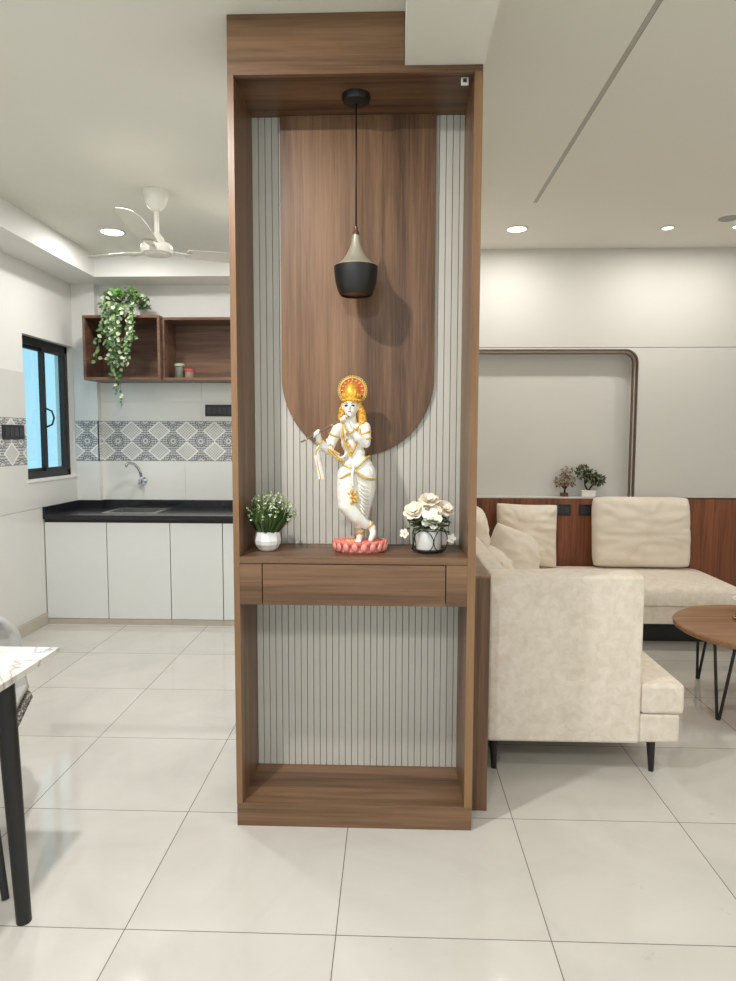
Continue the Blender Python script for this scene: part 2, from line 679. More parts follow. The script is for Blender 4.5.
# left wall with window opening: y 4.70..5.40, z 1.10..2.13
wy0, wy1, wz0, wz1 = 4.645, 5.385, 1.095, 2.13
b = B()
box(b, XL - 0.15, XL, YR, wy0, 0, 2.8)
box(b, XL - 0.15, XL, wy1, YK + 0.1, 0, 2.8)
box(b, XL - 0.15, XL, wy0, wy1, 0, wz0)
box(b, XL - 0.15, XL, wy0, wy1, wz1, 2.8)
struct(finish(b, 'wall_left', M['paint']))
# tile dado on the left wall
b = B()
t = XL + 0.006
box(b, XL, t, 2.2, 4.84, 0.09, 0.881)
box(b, XL, t, 2.2, wy0, 0.885, 1.207)
box(b, XL, t, wy0, wy1, 0.885, wz0)
struct(finish(b, 'wall_left_tiles', M['walltile_grey']))
struct(finish(bx(XL, t, 2.2, wy0, 1.536, 1.855), 'wall_left_tiles', M['walltile_grey']))
struct(finish(bx(XL, t + 0.001, 2.2, wy0, 1.207, 1.536), 'trim_4', M['band_y']))
struct(finish(bx(XL, t + 0.006, YR, 4.84, 0, 0.088), 'baseboard_left', M['baseboard'], bevel=0.003))
# kitchen back wall, pilaster, tiles
struct(finish(bx(XL - 0.15, 0.12, YK, YK + 0.1, 0, 2.8), 'wall_kitchen_back', M['paint']))
struct(finish(bx(XL, -2.395, 5.39, YK, 0, 2.63), 'wall_pilaster', M['paint']))
b = B()
box(b, -2.389, -1.70, YK - 0.006, YK, 0.86, 1.207)
box(b, -1.698, 0.1, YK - 0.006, YK, 0.86, 1.207)
for xa, xb in ((-2.389, -1.55), (-1.548, 0.1)):
    box(b, xa, xb, YK - 0.006, YK, 1.536, 1.69)
    box(b, xa, xb, YK - 0.006, YK, 1.692, 1.85)
struct(finish(b, 'wall_kitchen_tiles', M['walltile']))
struct(finish(bx(-2.389, 0.1, YK - 0.007, YK, 1.207, 1.536), 'trim_5', M['band_x']))
b = B()
box(b, XL + 0.006, -2.389, 5.384, 5.39, 0.86, 1.207)
box(b, XL + 0.006, -2.389, 5.384, 5.39, 1.536, 1.86)
box(b, -2.395, -2.389, 5.39, YK, 0.86, 1.207)
box(b, -2.395, -2.389, 5.39, YK, 1.536, 1.86)
struct(finish(b, 'wall_pilaster_tiles', M['walltile']))
b = B()
box(b, XL + 0.006, -2.388, 5.383, 5.39, 1.207, 1.536)
box(b, -2.395, -2.388, 5.383, YK, 1.207, 1.536)
struct(finish(b, 'trim_6', M['band_x']))

# living back wall: upper part, lower part with the rounded niche, dado
NX1, NZ1, NR = 1.893, 2.085, 0.10       # niche edge
struct(finish(bx(0.0, XR, YV, YV + 0.3, 2.101, 2.9), 'wall_living_upper', M['greywall']))
poly = [(XR, 0.945), (XR, 2.097), (0.0, 2.097), (0.0, NZ1)]
arc = [(NX1 - NR + NR * math.sin(a), NZ1 - NR + NR * math.cos(a)) for a in [i * math.pi / 2 / 10 for i in range(11)]]
poly += arc + [(NX1, 0.945)]
b = B()
prism(b, poly, YV, YV + 0.12)
struct(finish(b, 'wall_living_panel', M['greywall']))
struct(finish(bx(0.0, 1.97, YV + 0.12, YV + 0.3, 0.0, 2.101), 'wall_niche_back', M['greywall']))
struct(finish(bx(0.0, XR, YV + 0.02, YV + 0.12, 0.0, 0.93), 'wall_living_lower', M['greywall']))
struct(finish(bx(1.97, XR, YV + 0.12, YV + 0.3, 0.0, 2.101), 'wall_living_core', M['greywall']))
# wood panelling in four boards, ledge on top
b = B()
for xa, xb in ((0.30, 0.80), (0.802, 1.30), (1.302, 1.80), (1.802, 2.30), (2.302, 2.80), (2.802, XR)):
    box(b, xa, xb, YV - 0.012, YV + 0.02, 0.0, 0.936)
struct(finish(b, 'trim_7', M['red_wood']))
struct(finish(bx(0.30, NX1, YV - 0.014, YV + 0.119, 0.936, 0.946), 'trim_8', M['greywall']))
# niche trim: two parallel bronze strips following the rounded edge
for k, (inset, w) in enumerate(((0.0, 0.008), (0.026, 0.008))):
    path = [(0.3, NZ1 - inset)] + [(NX1 - NR + (NR - inset) * math.sin(a), NZ1 - NR + (NR - inset) * math.cos(a)) for a in [i * math.pi / 2 / 12 for i in range(13)]] + [(NX1 - inset, 0.947)]
    out = [(x, z) for x, z in path]
    inn = [(0.3, NZ1 - inset - w)] + [(NX1 - NR + (NR - inset - w) * math.sin(a), NZ1 - NR + (NR - inset - w) * math.cos(a)) for a in [i * math.pi / 2 / 12 for i in range(13)]] + [(NX1 - inset - w, 0.947)]
    b = B()
    n = len(out)
    y0, y1 = (YV - 0.004, YV + 0.03) if k == 0 else (YV + 0.012, YV + 0.045)
    ring = []
    for i in range(n):
        ring.append([b.verts.new((p[0], yy, p[1])) for p, yy in ((out[i], y0), (inn[i], y0), (inn[i], y1), (out[i], y1))])
    for i in range(n - 1):
        for q in range(4):
            b.faces.new((ring[i][q], ring[i][(q + 1) % 4], ring[i + 1][(q + 1) % 4], ring[i + 1][q]))
    b.faces.new(ring[0])
    b.faces.new(list(reversed(ring[-1])))
    struct(finish(b, 'trim_%d' % (9 + k), M['bronze']))
# flat filler between the two strips
struct(finish(bx(XR, XR + 0.1, YR, YV + 0.3, 0, 2.95), 'wall_right', M['paint']))
# wall behind the camera with an opening for the added fill lamp
b = B()
box(b, XL - 0.15, -2.05, YR - 0.1, YR, 0, 2.95)
box(b, 1.65, XR + 0.1, YR - 0.1, YR, 0, 2.95)
box(b, -2.05, 1.65, YR - 0.1, YR, 2.5, 2.95)
box(b, -2.05, 1.65, YR - 0.1, YR, 0, 0.35)
struct(finish(b, 'wall_rear', M['greywall']))
# column behind the display unit and the return between kitchen and living room
struct(finish(bx(-0.548, 0.292, 2.625, 2.95, 0, 2.80), 'wall_column', M['paint']))
struct(finish(bx(0.0, 0.3, 2.95, YV + 0.3, 0, 2.95), 'wall_partition', M['paint']))

# window in the left wall
fx0, fx1 = XL - 0.10, XL - 0.045
wn = struct(bpy.data.objects.new('window_1', None))
COL.objects.link(wn)
wn.location = (XL - 0.07, (wy0 + wy1) / 2, wz0)


def wbox(name, y0, y1, z0, z1, x0, x1, mat, parent, bevel=0.003):
    px, py, pz = wn.location
    return finish(bx(x0 - px, x1 - px, y0 - py, y1 - py, z0 - pz, z1 - pz), name, mat, parent, bevel=bevel)


b = B()
px, py, pz = wn.location
for (y0, y1, z0, z1) in ((wy0, wy1, wz1 - 0.06, wz1), (wy0, wy1, wz0, wz0 + 0.05), (wy0, wy0 + 0.05, wz0, wz1), (wy1 - 0.045, wy1, wz0, wz1)):
    box(b, fx0 - px, fx1 - px, y0 - py, y1 - py, z0 - pz, z1 - pz)
finish(b, 'window_frame', M['black'], wn, bevel=0.003)
my = 5.03
for k, (ya, yb, dx) in enumerate(((wy0 + 0.04, my + 0.025, 0.0), (my - 0.025, wy1 - 0.05, 0.018))):
    b = B()
    za, zb = wz0 + 0.04, wz1 - 0.05
    x0, x1 = fx0 + 0.006 + dx - px, fx0 + 0.034 + dx - px
    s = 0.034
    for (y0, y1, z0, z1) in ((ya, yb, zb - s, zb), (ya, yb, za, za + s), (ya, ya + s, za + s, zb - s), (yb - s, yb, za + s, zb - s)):
        box(b, x0, x1, y0 - py, y1 - py, z0 - pz, z1 - pz)
    sash = finish(b, 'window_sash', M['black'], wn, bevel=0.002)
    b = bx(x0 + 0.010, x0 + 0.014, ya + s - py, yb - s - py, za + s - pz, zb - s - pz)
    finish(b, 'window_pane', M['glass'], sash)
b = B()
hx = fx0 + 0.052 - px
tube(b, [(hx, my + 0.005 - py, 1.62 - pz), (hx + 0.035, my + 0.02 - py, 1.60 - pz), (hx + 0.045, my + 0.03 - py, 1.55 - pz), (hx + 0.035, my + 0.02 - py, 1.50 - pz), (hx, my + 0.005 - py, 1.48 - pz)], 0.007)
finish(b, 'window_handle', M['black'], wn, smooth=True)
struct(finish(bx(XL - 0.15, XL + 0.012, wy0 - 0.01, wy1 + 0.002, wz0 - 0.022, wz0 - 0.001), 'window_1_sill', M['walltile'], bevel=0.003))

# ------------------------------------------------------------------ display unit
UL, UR, UF, UB = -0.551, 0.296, 2.30, 2.595
unit = thing('display_cabinet', 'tall walnut display unit with arched back panel, drawer shelf and fluted grey backing', 'cabinet', ((UL + UR) / 2, 2.45, 0))
ux, uy = (UL + UR) / 2, 2.45


def ub(x0, x1, y0, y1, z0, z1):
    return bx(x0 - ux, x1 - ux, y0 - uy, y1 - uy, z0, z1)


finish(ub(UL, UR, UF, UB + 0.028, 0.0, 0.085), 'base_plinth', M['wood_h'], unit, bevel=0.0015)
IL, IR = UL + 0.020, UR - 0.027
for (x0, x1) in ((UL, IL), (IR, UR)):
    s = finish(ub(x0, x1, UF + 0.002, UB + 0.028, 0.085, 2.607), 'side_panel', M['wood_v'], unit)
    finish(ub(x0 - 0.0005, x1 + 0.0005, UF - 0.001, UF + 0.002, 0.085, 2.607), 'edge_band', M['edge'], s)
b = B()
hp = [(UL, 2.607), (UR, 2.607), (UR, 2.629), (0.037, 2.629), (0.037, 2.799), (UL, 2.799)]
prism(b, [(x - ux, z) for x, z in hp], UF - uy, UF + 0.02 - uy)
finish(b, 'header_panel', M['wood_h'], unit, bevel=0.001)
finish(ub(UL, 0.037, UF + 0.02, UB + 0.028, 2.629, 2.799), 'header_box', M['wood_h'], unit)
finish(ub(UL, UR, UF + 0.02, UB + 0.028, 2.607, 2.629), 'soffit_panel', M['wood_h'], unit)


def fluted(z0, z1):
    b = B()
    x = IL
    p = 0.0253
    while x < IR - 0.004:
        x1 = min(x + p - 0.0022, IR)
        box(b, x - ux, x1 - ux, UB - uy, UB + 0.008 - uy, z0, z1)
        x += p
    f = finish(b, 'fluted_panel', M['slat'], unit, bevel=0.001, seg=1)
    finish(ub(IL, IR, UB + 0.0055, UB + 0.026, z0, z1), 'groove_board', M['slat_groove'], f)


fluted(0.989, 2.607)
fluted(0.085, 0.82)
# arched veneer panel: straight sides, rounded lower end
ac, aw, az = -0.1295, 0.2925, 1.636
pts = [(ac - aw, 2.606), (ac + aw, 2.606)]
for i in range(33):
    a = math.pi * i / 32
    pts.append((ac + aw * math.cos(a), az - 0.300 * math.sin(a)))
b = B()
prism(b, [(x - ux, z) for x, z in pts], UB - 0.014 - uy, UB - uy)
finish(b, 'arch_panel', M['wood_arch'], unit, bevel=0.001)
finish(ub(IL, IR, UF - 0.003, UB, 0.966, 0.989), 'shelf', M['wood_h'], unit, bevel=0.0015)
b = ub(IL, IR, UF + 0.03, UB, 0.825, 0.966)
finish(b, 'drawer_carcass', M['wood_h'], unit)
finish(ub(IL, -0.4525, UF, UF + 0.03, 0.818, 0.965), 'filler_panel', M['wood_h'], unit, bevel=0.001)
finish(ub(0.1955, IR, UF, UF + 0.03, 0.818, 0.965), 'filler_panel', M['wood_h'], unit, bevel=0.001)
finish(ub(-0.449, 0.192, UF - 0.001, UF + 0.03, 0.818, 0.963), 'drawer', M['wood_h'], unit, bevel=0.001)

# small clip under the header
clip = thing('cable_clip', 'tiny pale plastic clip stuck inside the top corner of the display unit', 'clip', (0.240, UF + 0.036, 2.607))
finish(bx(-0.013, 0.013, -0.004, 0.004, -0.026, 0.0), 'clip_body', M['sticker'], clip, bevel=0.003)
finish(bx(-0.006, 0.006, -0.0055, -0.004, -0.018, -0.006), 'slot', M['switch_key'], clip)

# low divider beside the unit
div = thing('low_divider', 'low narrow walnut partition between display unit and sofa', 'partition', (0.333, 2.9, 0))
finish(bx(-0.036, 0.036, -0.47, 0.6, 0, 0.893), 'divider_body', M['wood_v'], div, bevel=0.001)
finish(bx(-0.037, 0.037, -0.472, 0.6, 0.893, 0.901), 'divider_cap', M['edge'], div, bevel=0.001)

# pendant lamp
pend = thing('pendant_lamp', 'black and beige pendant lamp hanging inside the walnut unit', 'lamp', (-0.129, 2.445, 2.607))
b = B()
lathe(b, [(0, -0.030), (0.030, -0.030), (0.046, -0.022), (0.050, -0.010), (0.050, 0.0), (0, 0.0)], 32)
finish(b, 'ceiling_rose', M['black_matt'], pend, smooth=True, auto=40)
b = B()
tube(b, [(0, 0, -0.028), (0.001, 0, -0.24), (0, 0, -0.455)], 0.0032, 8)
finish(b, 'cord', M['black_matt'], pend, smooth=True)
b = B()
lathe(b, [(0.0, -0.448), (0.006, -0.448), (0.007, -0.462), (0.012, -0.470), (0.013, -0.486), (0, -0.486)], 24)
finish(b, 'cord_grip', M['bronze'], pend, smooth=True, auto=40)
b = B()
lathe(b, [(0.0125, -0.478), (0.016, -0.502), (0.022, -0.520), (0.034, -0.546), (0.048, -0.566), (0.064, -0.580), (0.077, -0.5865), (0.077, -0.589), (0, -0.589)], 40)
finish(b, 'shade_cap', M['beige'], pend, smooth=True, auto=40)
b = B()
lathe(b, [(0.066, -0.586), (0.0785, -0.589), (0.0775, -0.610), (0.074, -0.639), (0.067, -0.666), (0.059, -0.685), (0.054, -0.690), (0.052, -0.687), (0.058, -0.678), (0.066, -0.655), (0.074, -0.600), (0.066, -0.592)], 40)
finish(b, 'lamp_shade', M['black_matt'], pend, smooth=True, auto=50)
b = B()
lathe(b, [(0.0, -0.683), (0.030, -0.684), (0.055, -0.6845), (0.055, -0.681), (0, -0.678)], 32)
finish(b, 'diffuser', M['copper_in'], pend, smooth=True)

# ------------------------------------------------------------------ statue
K = 0.000726
statue = thing('flute_player_statue', 'white and gold statue of a crowned flute player on coral lotus base', 'statue', (-0.112, 2.435, 0.989))


def S(zx, zy, y=0.0):
    return Vector(((zx - 354) * K, y, (930 - zy) * 0.000736))


# lotus base
lot = B()
lathe(lot, [(0, 0.0), (0.088, 0.0), (0.094, 0.006), (0.090, 0.014), (0.094, 0.034), (0.088, 0.040), (0, 0.041)], 48, sy=0.68)
lotus = finish(lot, 'lotus_base', M['coral'], statue, smooth=True, auto=50)


def petals(n, tiers, mat, name, parent):
    b = B()
    for (rad, z, h, w, ph, tip) in tiers:
        for k in range(n):
            a = 2 * math.pi * (k + ph) / n
            ca, sa = math.cos(a), math.sin(a)
            c = Vector((rad * ca, rad * 0.70 * sa, z))
            o = Vector((ca, 0.70 * sa, 0)).normalized()
            ell(b, c + o * 0.004 + Vector((0, 0, h * 0.5)), (0.006, w, h * 0.62), (0, tip, a), 10, 6)
    return finish(b, name, mat, parent, smooth=True)


petals(18, [(0.092, 0.008, 0.026, 0.0125, 0.0, 0.15)], M['coral_light'], 'outer_petals', lotus)
petals(18, [(0.090, 0.024, 0.020, 0.012, 0.5, 0.5)], M['coral'], 'upper_petals', lotus)

# body in one surface
b = B()
head = S(306, 209, -0.010)
ell(b, head, (0.0275, 0.031, 0.037))
ell(b, head + Vector((-0.001, -0.010, -0.018)), (0.020, 0.021, 0.022))       # jaw
ell(b, head + Vector((-0.003, -0.033, -0.004)), (0.0042, 0.006, 0.009), n=10, m=6)   # nose
ell(b, head + Vector((-0.002, -0.029, -0.0195)), (0.008, 0.004, 0.004), n=10, m=6)
ell(b, head + Vector((-0.001, -0.027, -0.032)), (0.008, 0.006, 0.006), n=10, m=6)
ell(b, head + Vector((0.028, 0.0, -0.004)), (0.004, 0.007, 0.010), n=10, m=6)
ell(b, head + Vector((-0.028, 0.0, -0.004)), (0.004, 0.007, 0.010), n=10, m=6)
chain(b, [S(310, 240), S(312, 300)], [0.016, 0.019])
ell(b, S(312, 335, 0.002), (0.052, 0.030, 0.040))
ell(b, S(318, 385), (0.045, 0.028, 0.045))
ell(b, S(326, 440), (0.039, 0.027, 0.036))
ell(b, S(338, 500), (0.055, 0.035, 0.040))
ell(b, S(370, 310), (0.026, 0.024, 0.022))
ell(b, S(250, 318), (0.024, 0.022, 0.022))
# arm whose forearm rises to the mouth
sh, el, wr = S(376, 312), S(384, 390, -0.020), S(308, 322, -0.052)
chain(b, [sh, S(381, 350, -0.008), el], [0.0225, 0.021, 0.0165])
chain(b, [el, S(345, 362, -0.040), wr], [0.0165, 0.0155, 0.0105])
pm = S(292, 290, -0.058)
chain(b, [wr, pm], [0.0105, 0.010])
ell(b, pm, (0.011, 0.008, 0.014))
# other arm
sh2, el2, wr2 = S(240, 322), S(196, 424, -0.015), S(152, 372, -0.050)
chain(b, [sh2, S(215, 372, -0.004), el2], [0.0215, 0.0195, 0.0165])
chain(b, [el2, S(170, 402, -0.034), wr2], [0.0175, 0.0165, 0.0115])
pm2 = S(148, 342, -0.056)
chain(b, [wr2, pm2], [0.0115, 0.010])
ell(b, pm2, (0.012, 0.008, 0.013))
# shins and feet
chain(b, [S(352, 700, 0.008), S(352, 800, 0.006), S(352, 852, 0.004)], [0.024, 0.018, 0.013])
chain(b, [S(352, 858, -0.004), S(350, 866, -0.030), S(348, 868, -0.048)], [0.012, 0.0115, 0.008])
chain(b, [S(396, 790, -0.012), S(416, 812, -0.014)], [0.015, 0.0135])
chain(b, [S(416, 808, -0.010), S(420, 838, -0.022), S(408, 866, -0.034)], [0.0135, 0.012, 0.0085])
for k in range(5):
    t0 = S(348, 866, -0.048) + Vector((-0.009 + 0.0045 * k, 0, -0.001))
    cap(b, t0, 0.0036, t0 + Vector((0, -0.010 + abs(k - 1) * 0.0012, -0.002)), 0.003, 8)
body = fused(b, 'body', M['skin'], statue, 0.0026, 5)

# fingers: five each, closed on the flute
fl0, fl1 = S(296, 262, -0.070), S(68, 384, -0.070)
fd = (fl1 - fl0).normalized()


def fingers(center_t, palm, sgn, name):
    b = B()
    c0 = fl0 + fd * center_t
    for k in range(4):
        p = c0 + fd * (k - 1.5) * 0.0062
        r = 0.0031 - 0.0002 * k
        ln = (0.0, 0.002, 0.001, -0.002)[k]
        base = palm + fd * (k - 1.5) * 0.0056 + Vector((0, 0, 0.004))
        q1 = p + Vector((0, 0.004, 0.009 + ln))
        q2 = p + Vector((0, -0.006, 0.006))
        q3 = p + Vector((0, -0.006, -0.003))
        chain(b, [base, q1, q2, q3], [r * 1.15, r, r * 0.92, r * 0.8])
    th0 = palm - fd * 0.009 * sgn
    chain(b, [th0, c0 - fd * 0.011 * sgn + Vector((0, 0.002, -0.006)), c0 - fd * 0.006 * sgn + Vector((0, -0.002, -0.006))], [0.004, 0.0036, 0.0028])
    fused(b, name, M['skin'], statue, 0.0014, 3)


fingers(0.018, pm, 1, 'fingers')
fingers(0.125, pm2, -1, 'fingers')
b = B()
tube(b, [fl0 - fd * 0.006, fl0 + fd * 0.1, fl1], [0.0034, 0.0034, 0.003], 10)
fl = finish(b, 'flute', M['flute_wood'], statue, smooth=True, auto=50)
for t in (0.0, 0.06, 0.165):
    b = B()
    q = fl0 + (fl1 - fl0).normalized() * t
    tube(b, [q, q + fd * 0.004], 0.0044, 10)
    finish(b, 'flute_ring', M['gold_pale'], fl, smooth=True, auto=50)

# face paint
hx_, hy_, hz_ = head
for sx_ in (-1, 1):
    b = B()
    ell(b, (hx_ - 0.002 + sx_ * 0.0115, hy_ - 0.0262, hz_ + 0.0025), (0.0078, 0.0036, 0.0040), (0, 0, sx_ * 0.35), 12, 8)
    finish(b, 'eye', M['eye'], statue, smooth=True)
    b = B()
    tube(b, [(hx_ - 0.002 + sx_ * 0.005, hy_ - 0.0298, hz_ + 0.0095), (hx_ - 0.002 + sx_ * 0.012, hy_ - 0.0275, hz_ + 0.0125), (hx_ - 0.002 + sx_ * 0.019, hy_ - 0.0215, hz_ + 0.010)], [0.0008, 0.0013, 0.0008], 6)
    finish(b, 'eyebrow', M['eye'], statue, smooth=True)
b = B()
ell(b, (hx_ - 0.002, hy_ - 0.0318, hz_ - 0.0185), (0.0062, 0.0022, 0.0020), None, 10, 6)
finish(b, 'lips', M['lip'], statue, smooth=True)
b = B()
ell(b, (hx_ - 0.002, hy_ - 0.0312, hz_ + 0.016), (0.0014, 0.001, 0.0045), None, 8, 6)
finish(b, 'forehead_mark', M['gold'], statue, smooth=True)

# hair falling to the shoulders
b = B()
random.seed(4)
ell(b, head + Vector((0.002, 0.014, 0.006)), (0.031, 0.026, 0.034))
chain(b, [head + Vector((0.028, 0.008, 0.008)), S(360, 238, 0.000), S(366, 275, -0.004), S(358, 300, -0.012)], [0.012, 0.0155, 0.0155, 0.010])
chain(b, [head + Vector((-0.027, 0.008, 0.004)), S(264, 236, 0.000), S(259, 262, -0.002), S(266, 284, -0.006)], [0.010, 0.0135, 0.0135, 0.009])
for k in range(26):
    s = 1 if k % 3 else -1
    c = (S(363, 222 + 2.9 * k, -0.012) if s > 0 else S(260, 220 + 2.2 * k, -0.010)) + Vector((random.uniform(-.007, .007), random.uniform(-.008, .004), 0))
    ell(b, c, (0.0056, 0.0056, 0.0056), n=8, m=6)
fused(b, 'hair', M['hair_gold'], statue, 0.002, 2)

# crown
ccz = S(310, 184, -0.006)
b = B()
lathe(b, [(0, -0.004), (0.0305, -0.004), (0.033, 0.004), (0.0315, 0.010), (0.0325, 0.022), (0.029, 0.040), (0.021, 0.056), (0.011, 0.066), (0, 0.071)], 24, c=ccz, sy=1.0)
crown = finish(b, 'crown', M['gold'], statue, smooth=True, auto=60)
b = B()
for k in range(20):
    a = 2 * math.pi * k / 20
    ell(b, ccz + Vector((0.033 * math.cos(a), 0.033 * math.sin(a), 0.004)), (0.0042,) * 3, n=8, m=6)
for k in range(7):
    a = math.pi * (1.08 + 0.14 * k)
    ell(b, ccz + Vector((0.030 * math.cos(a), 0.030 * math.sin(a), 0.021)), (0.0062, 0.005, 0.0085), n=8, m=6)
for dx, dz, r in ((0, 0.034, 0.008), (-0.012, 0.030, 0.005), (0.012, 0.030, 0.005), (0, 0.050, 0.006), (0, 0.066, 0.005)):
    ell(b, ccz + Vector((dx, -0.026 + dz * 0.35 - 0.004, dz)), (r, r * 0.7, r), n=10, m=6)
finish(b, 'crown_jewels', M['hair_gold'], crown, smooth=True)
# halo: orange disc in a beaded gold ring
hc = S(313, 128, 0.026)
b = B()
lathe(b, [(0, -0.002), (0.047, -0.002), (0.047, 0.002), (0, 0.002)], 40)
bmesh.ops.rotate(b, verts=b.verts, cent=(0, 0, 0), matrix=Matrix.Rotation(math.pi / 2, 3, 'X'))
bmesh.ops.translate(b, verts=b.verts, vec=hc)
halo = finish(b, 'halo', M['orange'], statue, smooth=True, auto=40)
b = B()
tube(b, [hc + Vector((0.0465 * math.cos(2 * math.pi * k / 36), -0.002, 0.0465 * math.sin(2 * math.pi * k / 36))) for k in range(36)], 0.0042, 8, True)
for k in range(40):
    a = 2 * math.pi * k / 40
    ell(b, hc + Vector((0.0525 * math.cos(a), -0.001, 0.0525 * math.sin(a))), (0.0036,) * 3, n=8, m=6)
for k in range(16):
    a = 2 * math.pi * k / 16
    ell(b, hc + Vector((0.037 * math.cos(a), -0.003, 0.037 * math.sin(a))), (0.0032, 0.003, 0.0065), (0, math.pi / 2 - a, 0), 8, 6)
finish(b, 'halo_ring', M['gold_pale'], halo, smooth=True)

# drapery round the hips and legs
b = B()
ell(b, S(336, 500), (0.0600, 0.042, 0.038))
ell(b, S(338, 545), (0.0655, 0.045, 0.045))
chain(b, [S(372, 540, 0.004), S(372, 620, 0.006), S(362, 690, 0.010), S(352, 772, 0.008)], [0.046, 0.044, 0.037, 0.029])
chain(b, [S(300, 550, -0.008), S(288, 630, -0.022), S(287, 694, -0.032)], [0.046, 0.038, 0.0315])
chain(b, [S(287, 694, -0.032), S(335, 750, -0.026), S(382, 790, -0.016)], [0.0315, 0.027, 0.0195])
ell(b, S(335, 620, -0.004), (0.050, 0.036, 0.060))
drape = fused(b, 'drapery', M['drape'], statue, 0.003, 6)


def cord(name, pts, r, mat, parent=statue, flat=1.0):
    """rounded ribbon through the given points"""
    P = [Vector(p) for p in pts]
    Q = []
    n = len(P)
    for i in range(n - 1):
        p0, p1, p2, p3 = P[max(i - 1, 0)], P[i], P[i + 1], P[min(i + 2, n - 1)]
        for k in range(6):
            t = k / 6
            Q.append(0.5 * ((2 * p1) + (p2 - p0) * t + (2 * p0 - 5 * p1 + 4 * p2 - p3) * t * t + (3 * p1 - p0 - 3 * p2 + p3) * t ** 3))
    Q.append(P[-1])
    b = B()
    tube(b, Q, r, 8, flat=flat)
    return finish(b, name, mat, parent, smooth=True)


cord('hip_trim', [S(250, 470, -0.006), S(275, 492, -0.034), S(310, 512, -0.043), S(345, 500, -0.044), S(378, 472, -0.034), S(400, 452, -0.008)], 0.0042, M['gold_pale'], drape)
cord('apron_trim', [S(246, 560, -0.012), S(262, 562, -0.042), S(295, 540, -0.054), S(330, 522, -0.052)], 0.0046, M['gold_pale'], drape)
cord('apron_trim', [S(334, 524, -0.052), S(365, 548, -0.051), S(395, 562, -0.044), S(428, 566, -0.016)], 0.0046, M['gold_pale'], drape)
cord('hip_knot', [S(300, 478, -0.040), S(322, 502, -0.050), S(318, 545, -0.056), S(322, 600, -0.054)], 0.0058, M['drape'], drape)
b = B()
for k in range(9):
    a = 2 * math.pi * k / 8
    rr = 0.017 if k < 8 else 0
    ell(b, S(314, 652, -0.054) + Vector((rr * math.cos(a), 0, 1.15 * rr * math.sin(a))), (0.0105, 0.006, 0.0055), (0, -a, 0), 8, 6)
finish(b, 'gold_tassel', M['gold'], drape, smooth=True)
# pleats: thin ridges sweeping over the standing leg
b = B()
for k in range(8):
    z = 585 + 19 * k
    pts_ = [S(345 + 2 * k, z - 12, -0.044), S(372, z + 10, -0.043), S(398 - 2 * k, z + 24, -0.032), S(416 - 4 * k, z + 26, -0.008)]
    tube(b, pts_, [0.002, 0.0035, 0.0035, 0.002], 6)
finish(b, 'pleats', M['drape'], drape, smooth=True)
# jewellery
cord('necklace', [S(270, 292, 0.0), S(285, 318, -0.028), S(305, 330, -0.034), S(335, 322, -0.030), S(352, 294, -0.002)], 0.0042, M['gold_pale'])
cord('garland', [S(268, 290, -0.004), S(266, 345, -0.031), S(285, 405, -0.031), S(308, 442, -0.030), S(330, 405, -0.031), S(348, 345, -0.029), S(358, 292, -0.004)], 0.0046, M['gold_pale'])
b = B()
for (x_, z_, y_) in ((290, 345, -0.034), (283, 372, -0.032), (310, 430, -0.034), (308, 446, -0.034), (300, 400, -0.032)):
    ell(b, S(x_, z_, y_), (0.006, 0.005, 0.006), n=10, m=6)
finish(b, 'pendant_beads', M['gold'], statue, smooth=True)


def ringlet(name, c, ax, r, w, mat):
    ax = Vector(ax).normalized()
    u = ax.orthogonal().normalized()
    v = ax.cross(u)
    b = B()
    tube(b, [Vector(c) + (u * math.cos(2 * math.pi * k / 20) + v * math.sin(2 * math.pi * k / 20)) * r for k in range(20)], w, 8, True)
    finish(b, name, mat, statue, smooth=True)


ringlet('armlet', S(380, 340, -0.006), S(390, 350) - sh, 0.0205, 0.0042, M['gold'])
ringlet('armlet', S(383, 368, -0.014), S(390, 390) - sh, 0.0195, 0.0036, M['gold_pale'])
ringlet('armlet', S(224, 352, -0.003), S(200, 420) - sh2, 0.0195, 0.0036, M['gold_pale'])
ringlet('bracelet', S(154, 378, -0.048), wr2 - el2, 0.0128, 0.0038, M['gold_pale'])
ringlet('bracelet', S(314, 328, -0.051), wr - el, 0.0115, 0.0034, M['gold_pale'])
ringlet('anklet', S(352, 818, 0.005), (0, 0, 1), 0.0175, 0.004, M['gold_pale'])
ringlet('anklet', S(352, 838, 0.004), (0, 0, 1), 0.0155, 0.0036, M['gold'])
ringlet('anklet', S(404, 798, -0.012), (1, 0, -1), 0.0160, 0.004, M['gold_pale'])
# scarf looped over the forearm
cord('scarf', [S(262, 300, 0.020), S(205, 395, 0.012), S(190, 380, -0.010), S(206, 410, -0.026), S(240, 446, -0.030), S(262, 462, -0.030), S(290, 440, -0.030)], [0.0115] * 36 + [0.008], M['drape'], flat=0.45)
cord('scarf_trim', [S(184, 380, -0.020), S(198, 420, -0.036), S(236, 458, -0.041), S(264, 474, -0.041)], 0.004, M['gold'])
cord('scarf_trim', [S(206, 392, -0.026), S(224, 424, -0.040), S(256, 444, -0.044)], 0.0034, M['gold_pale'])
cord('scarf_end', [S(160, 405, -0.052), S(146, 432, -0.058), S(152, 490, -0.050), S(163, 545, -0.046), S(163, 566, -0.046)], [0.009] * 8 + [0.013] * 17, M['drape'], flat=0.45)
cord('scarf_trim', [S(160, 402, -0.060), S(140, 432, -0.063), S(146, 490, -0.056), S(158, 545, -0.052), S(160, 566, -0.052)], 0.0024, M['gold'])
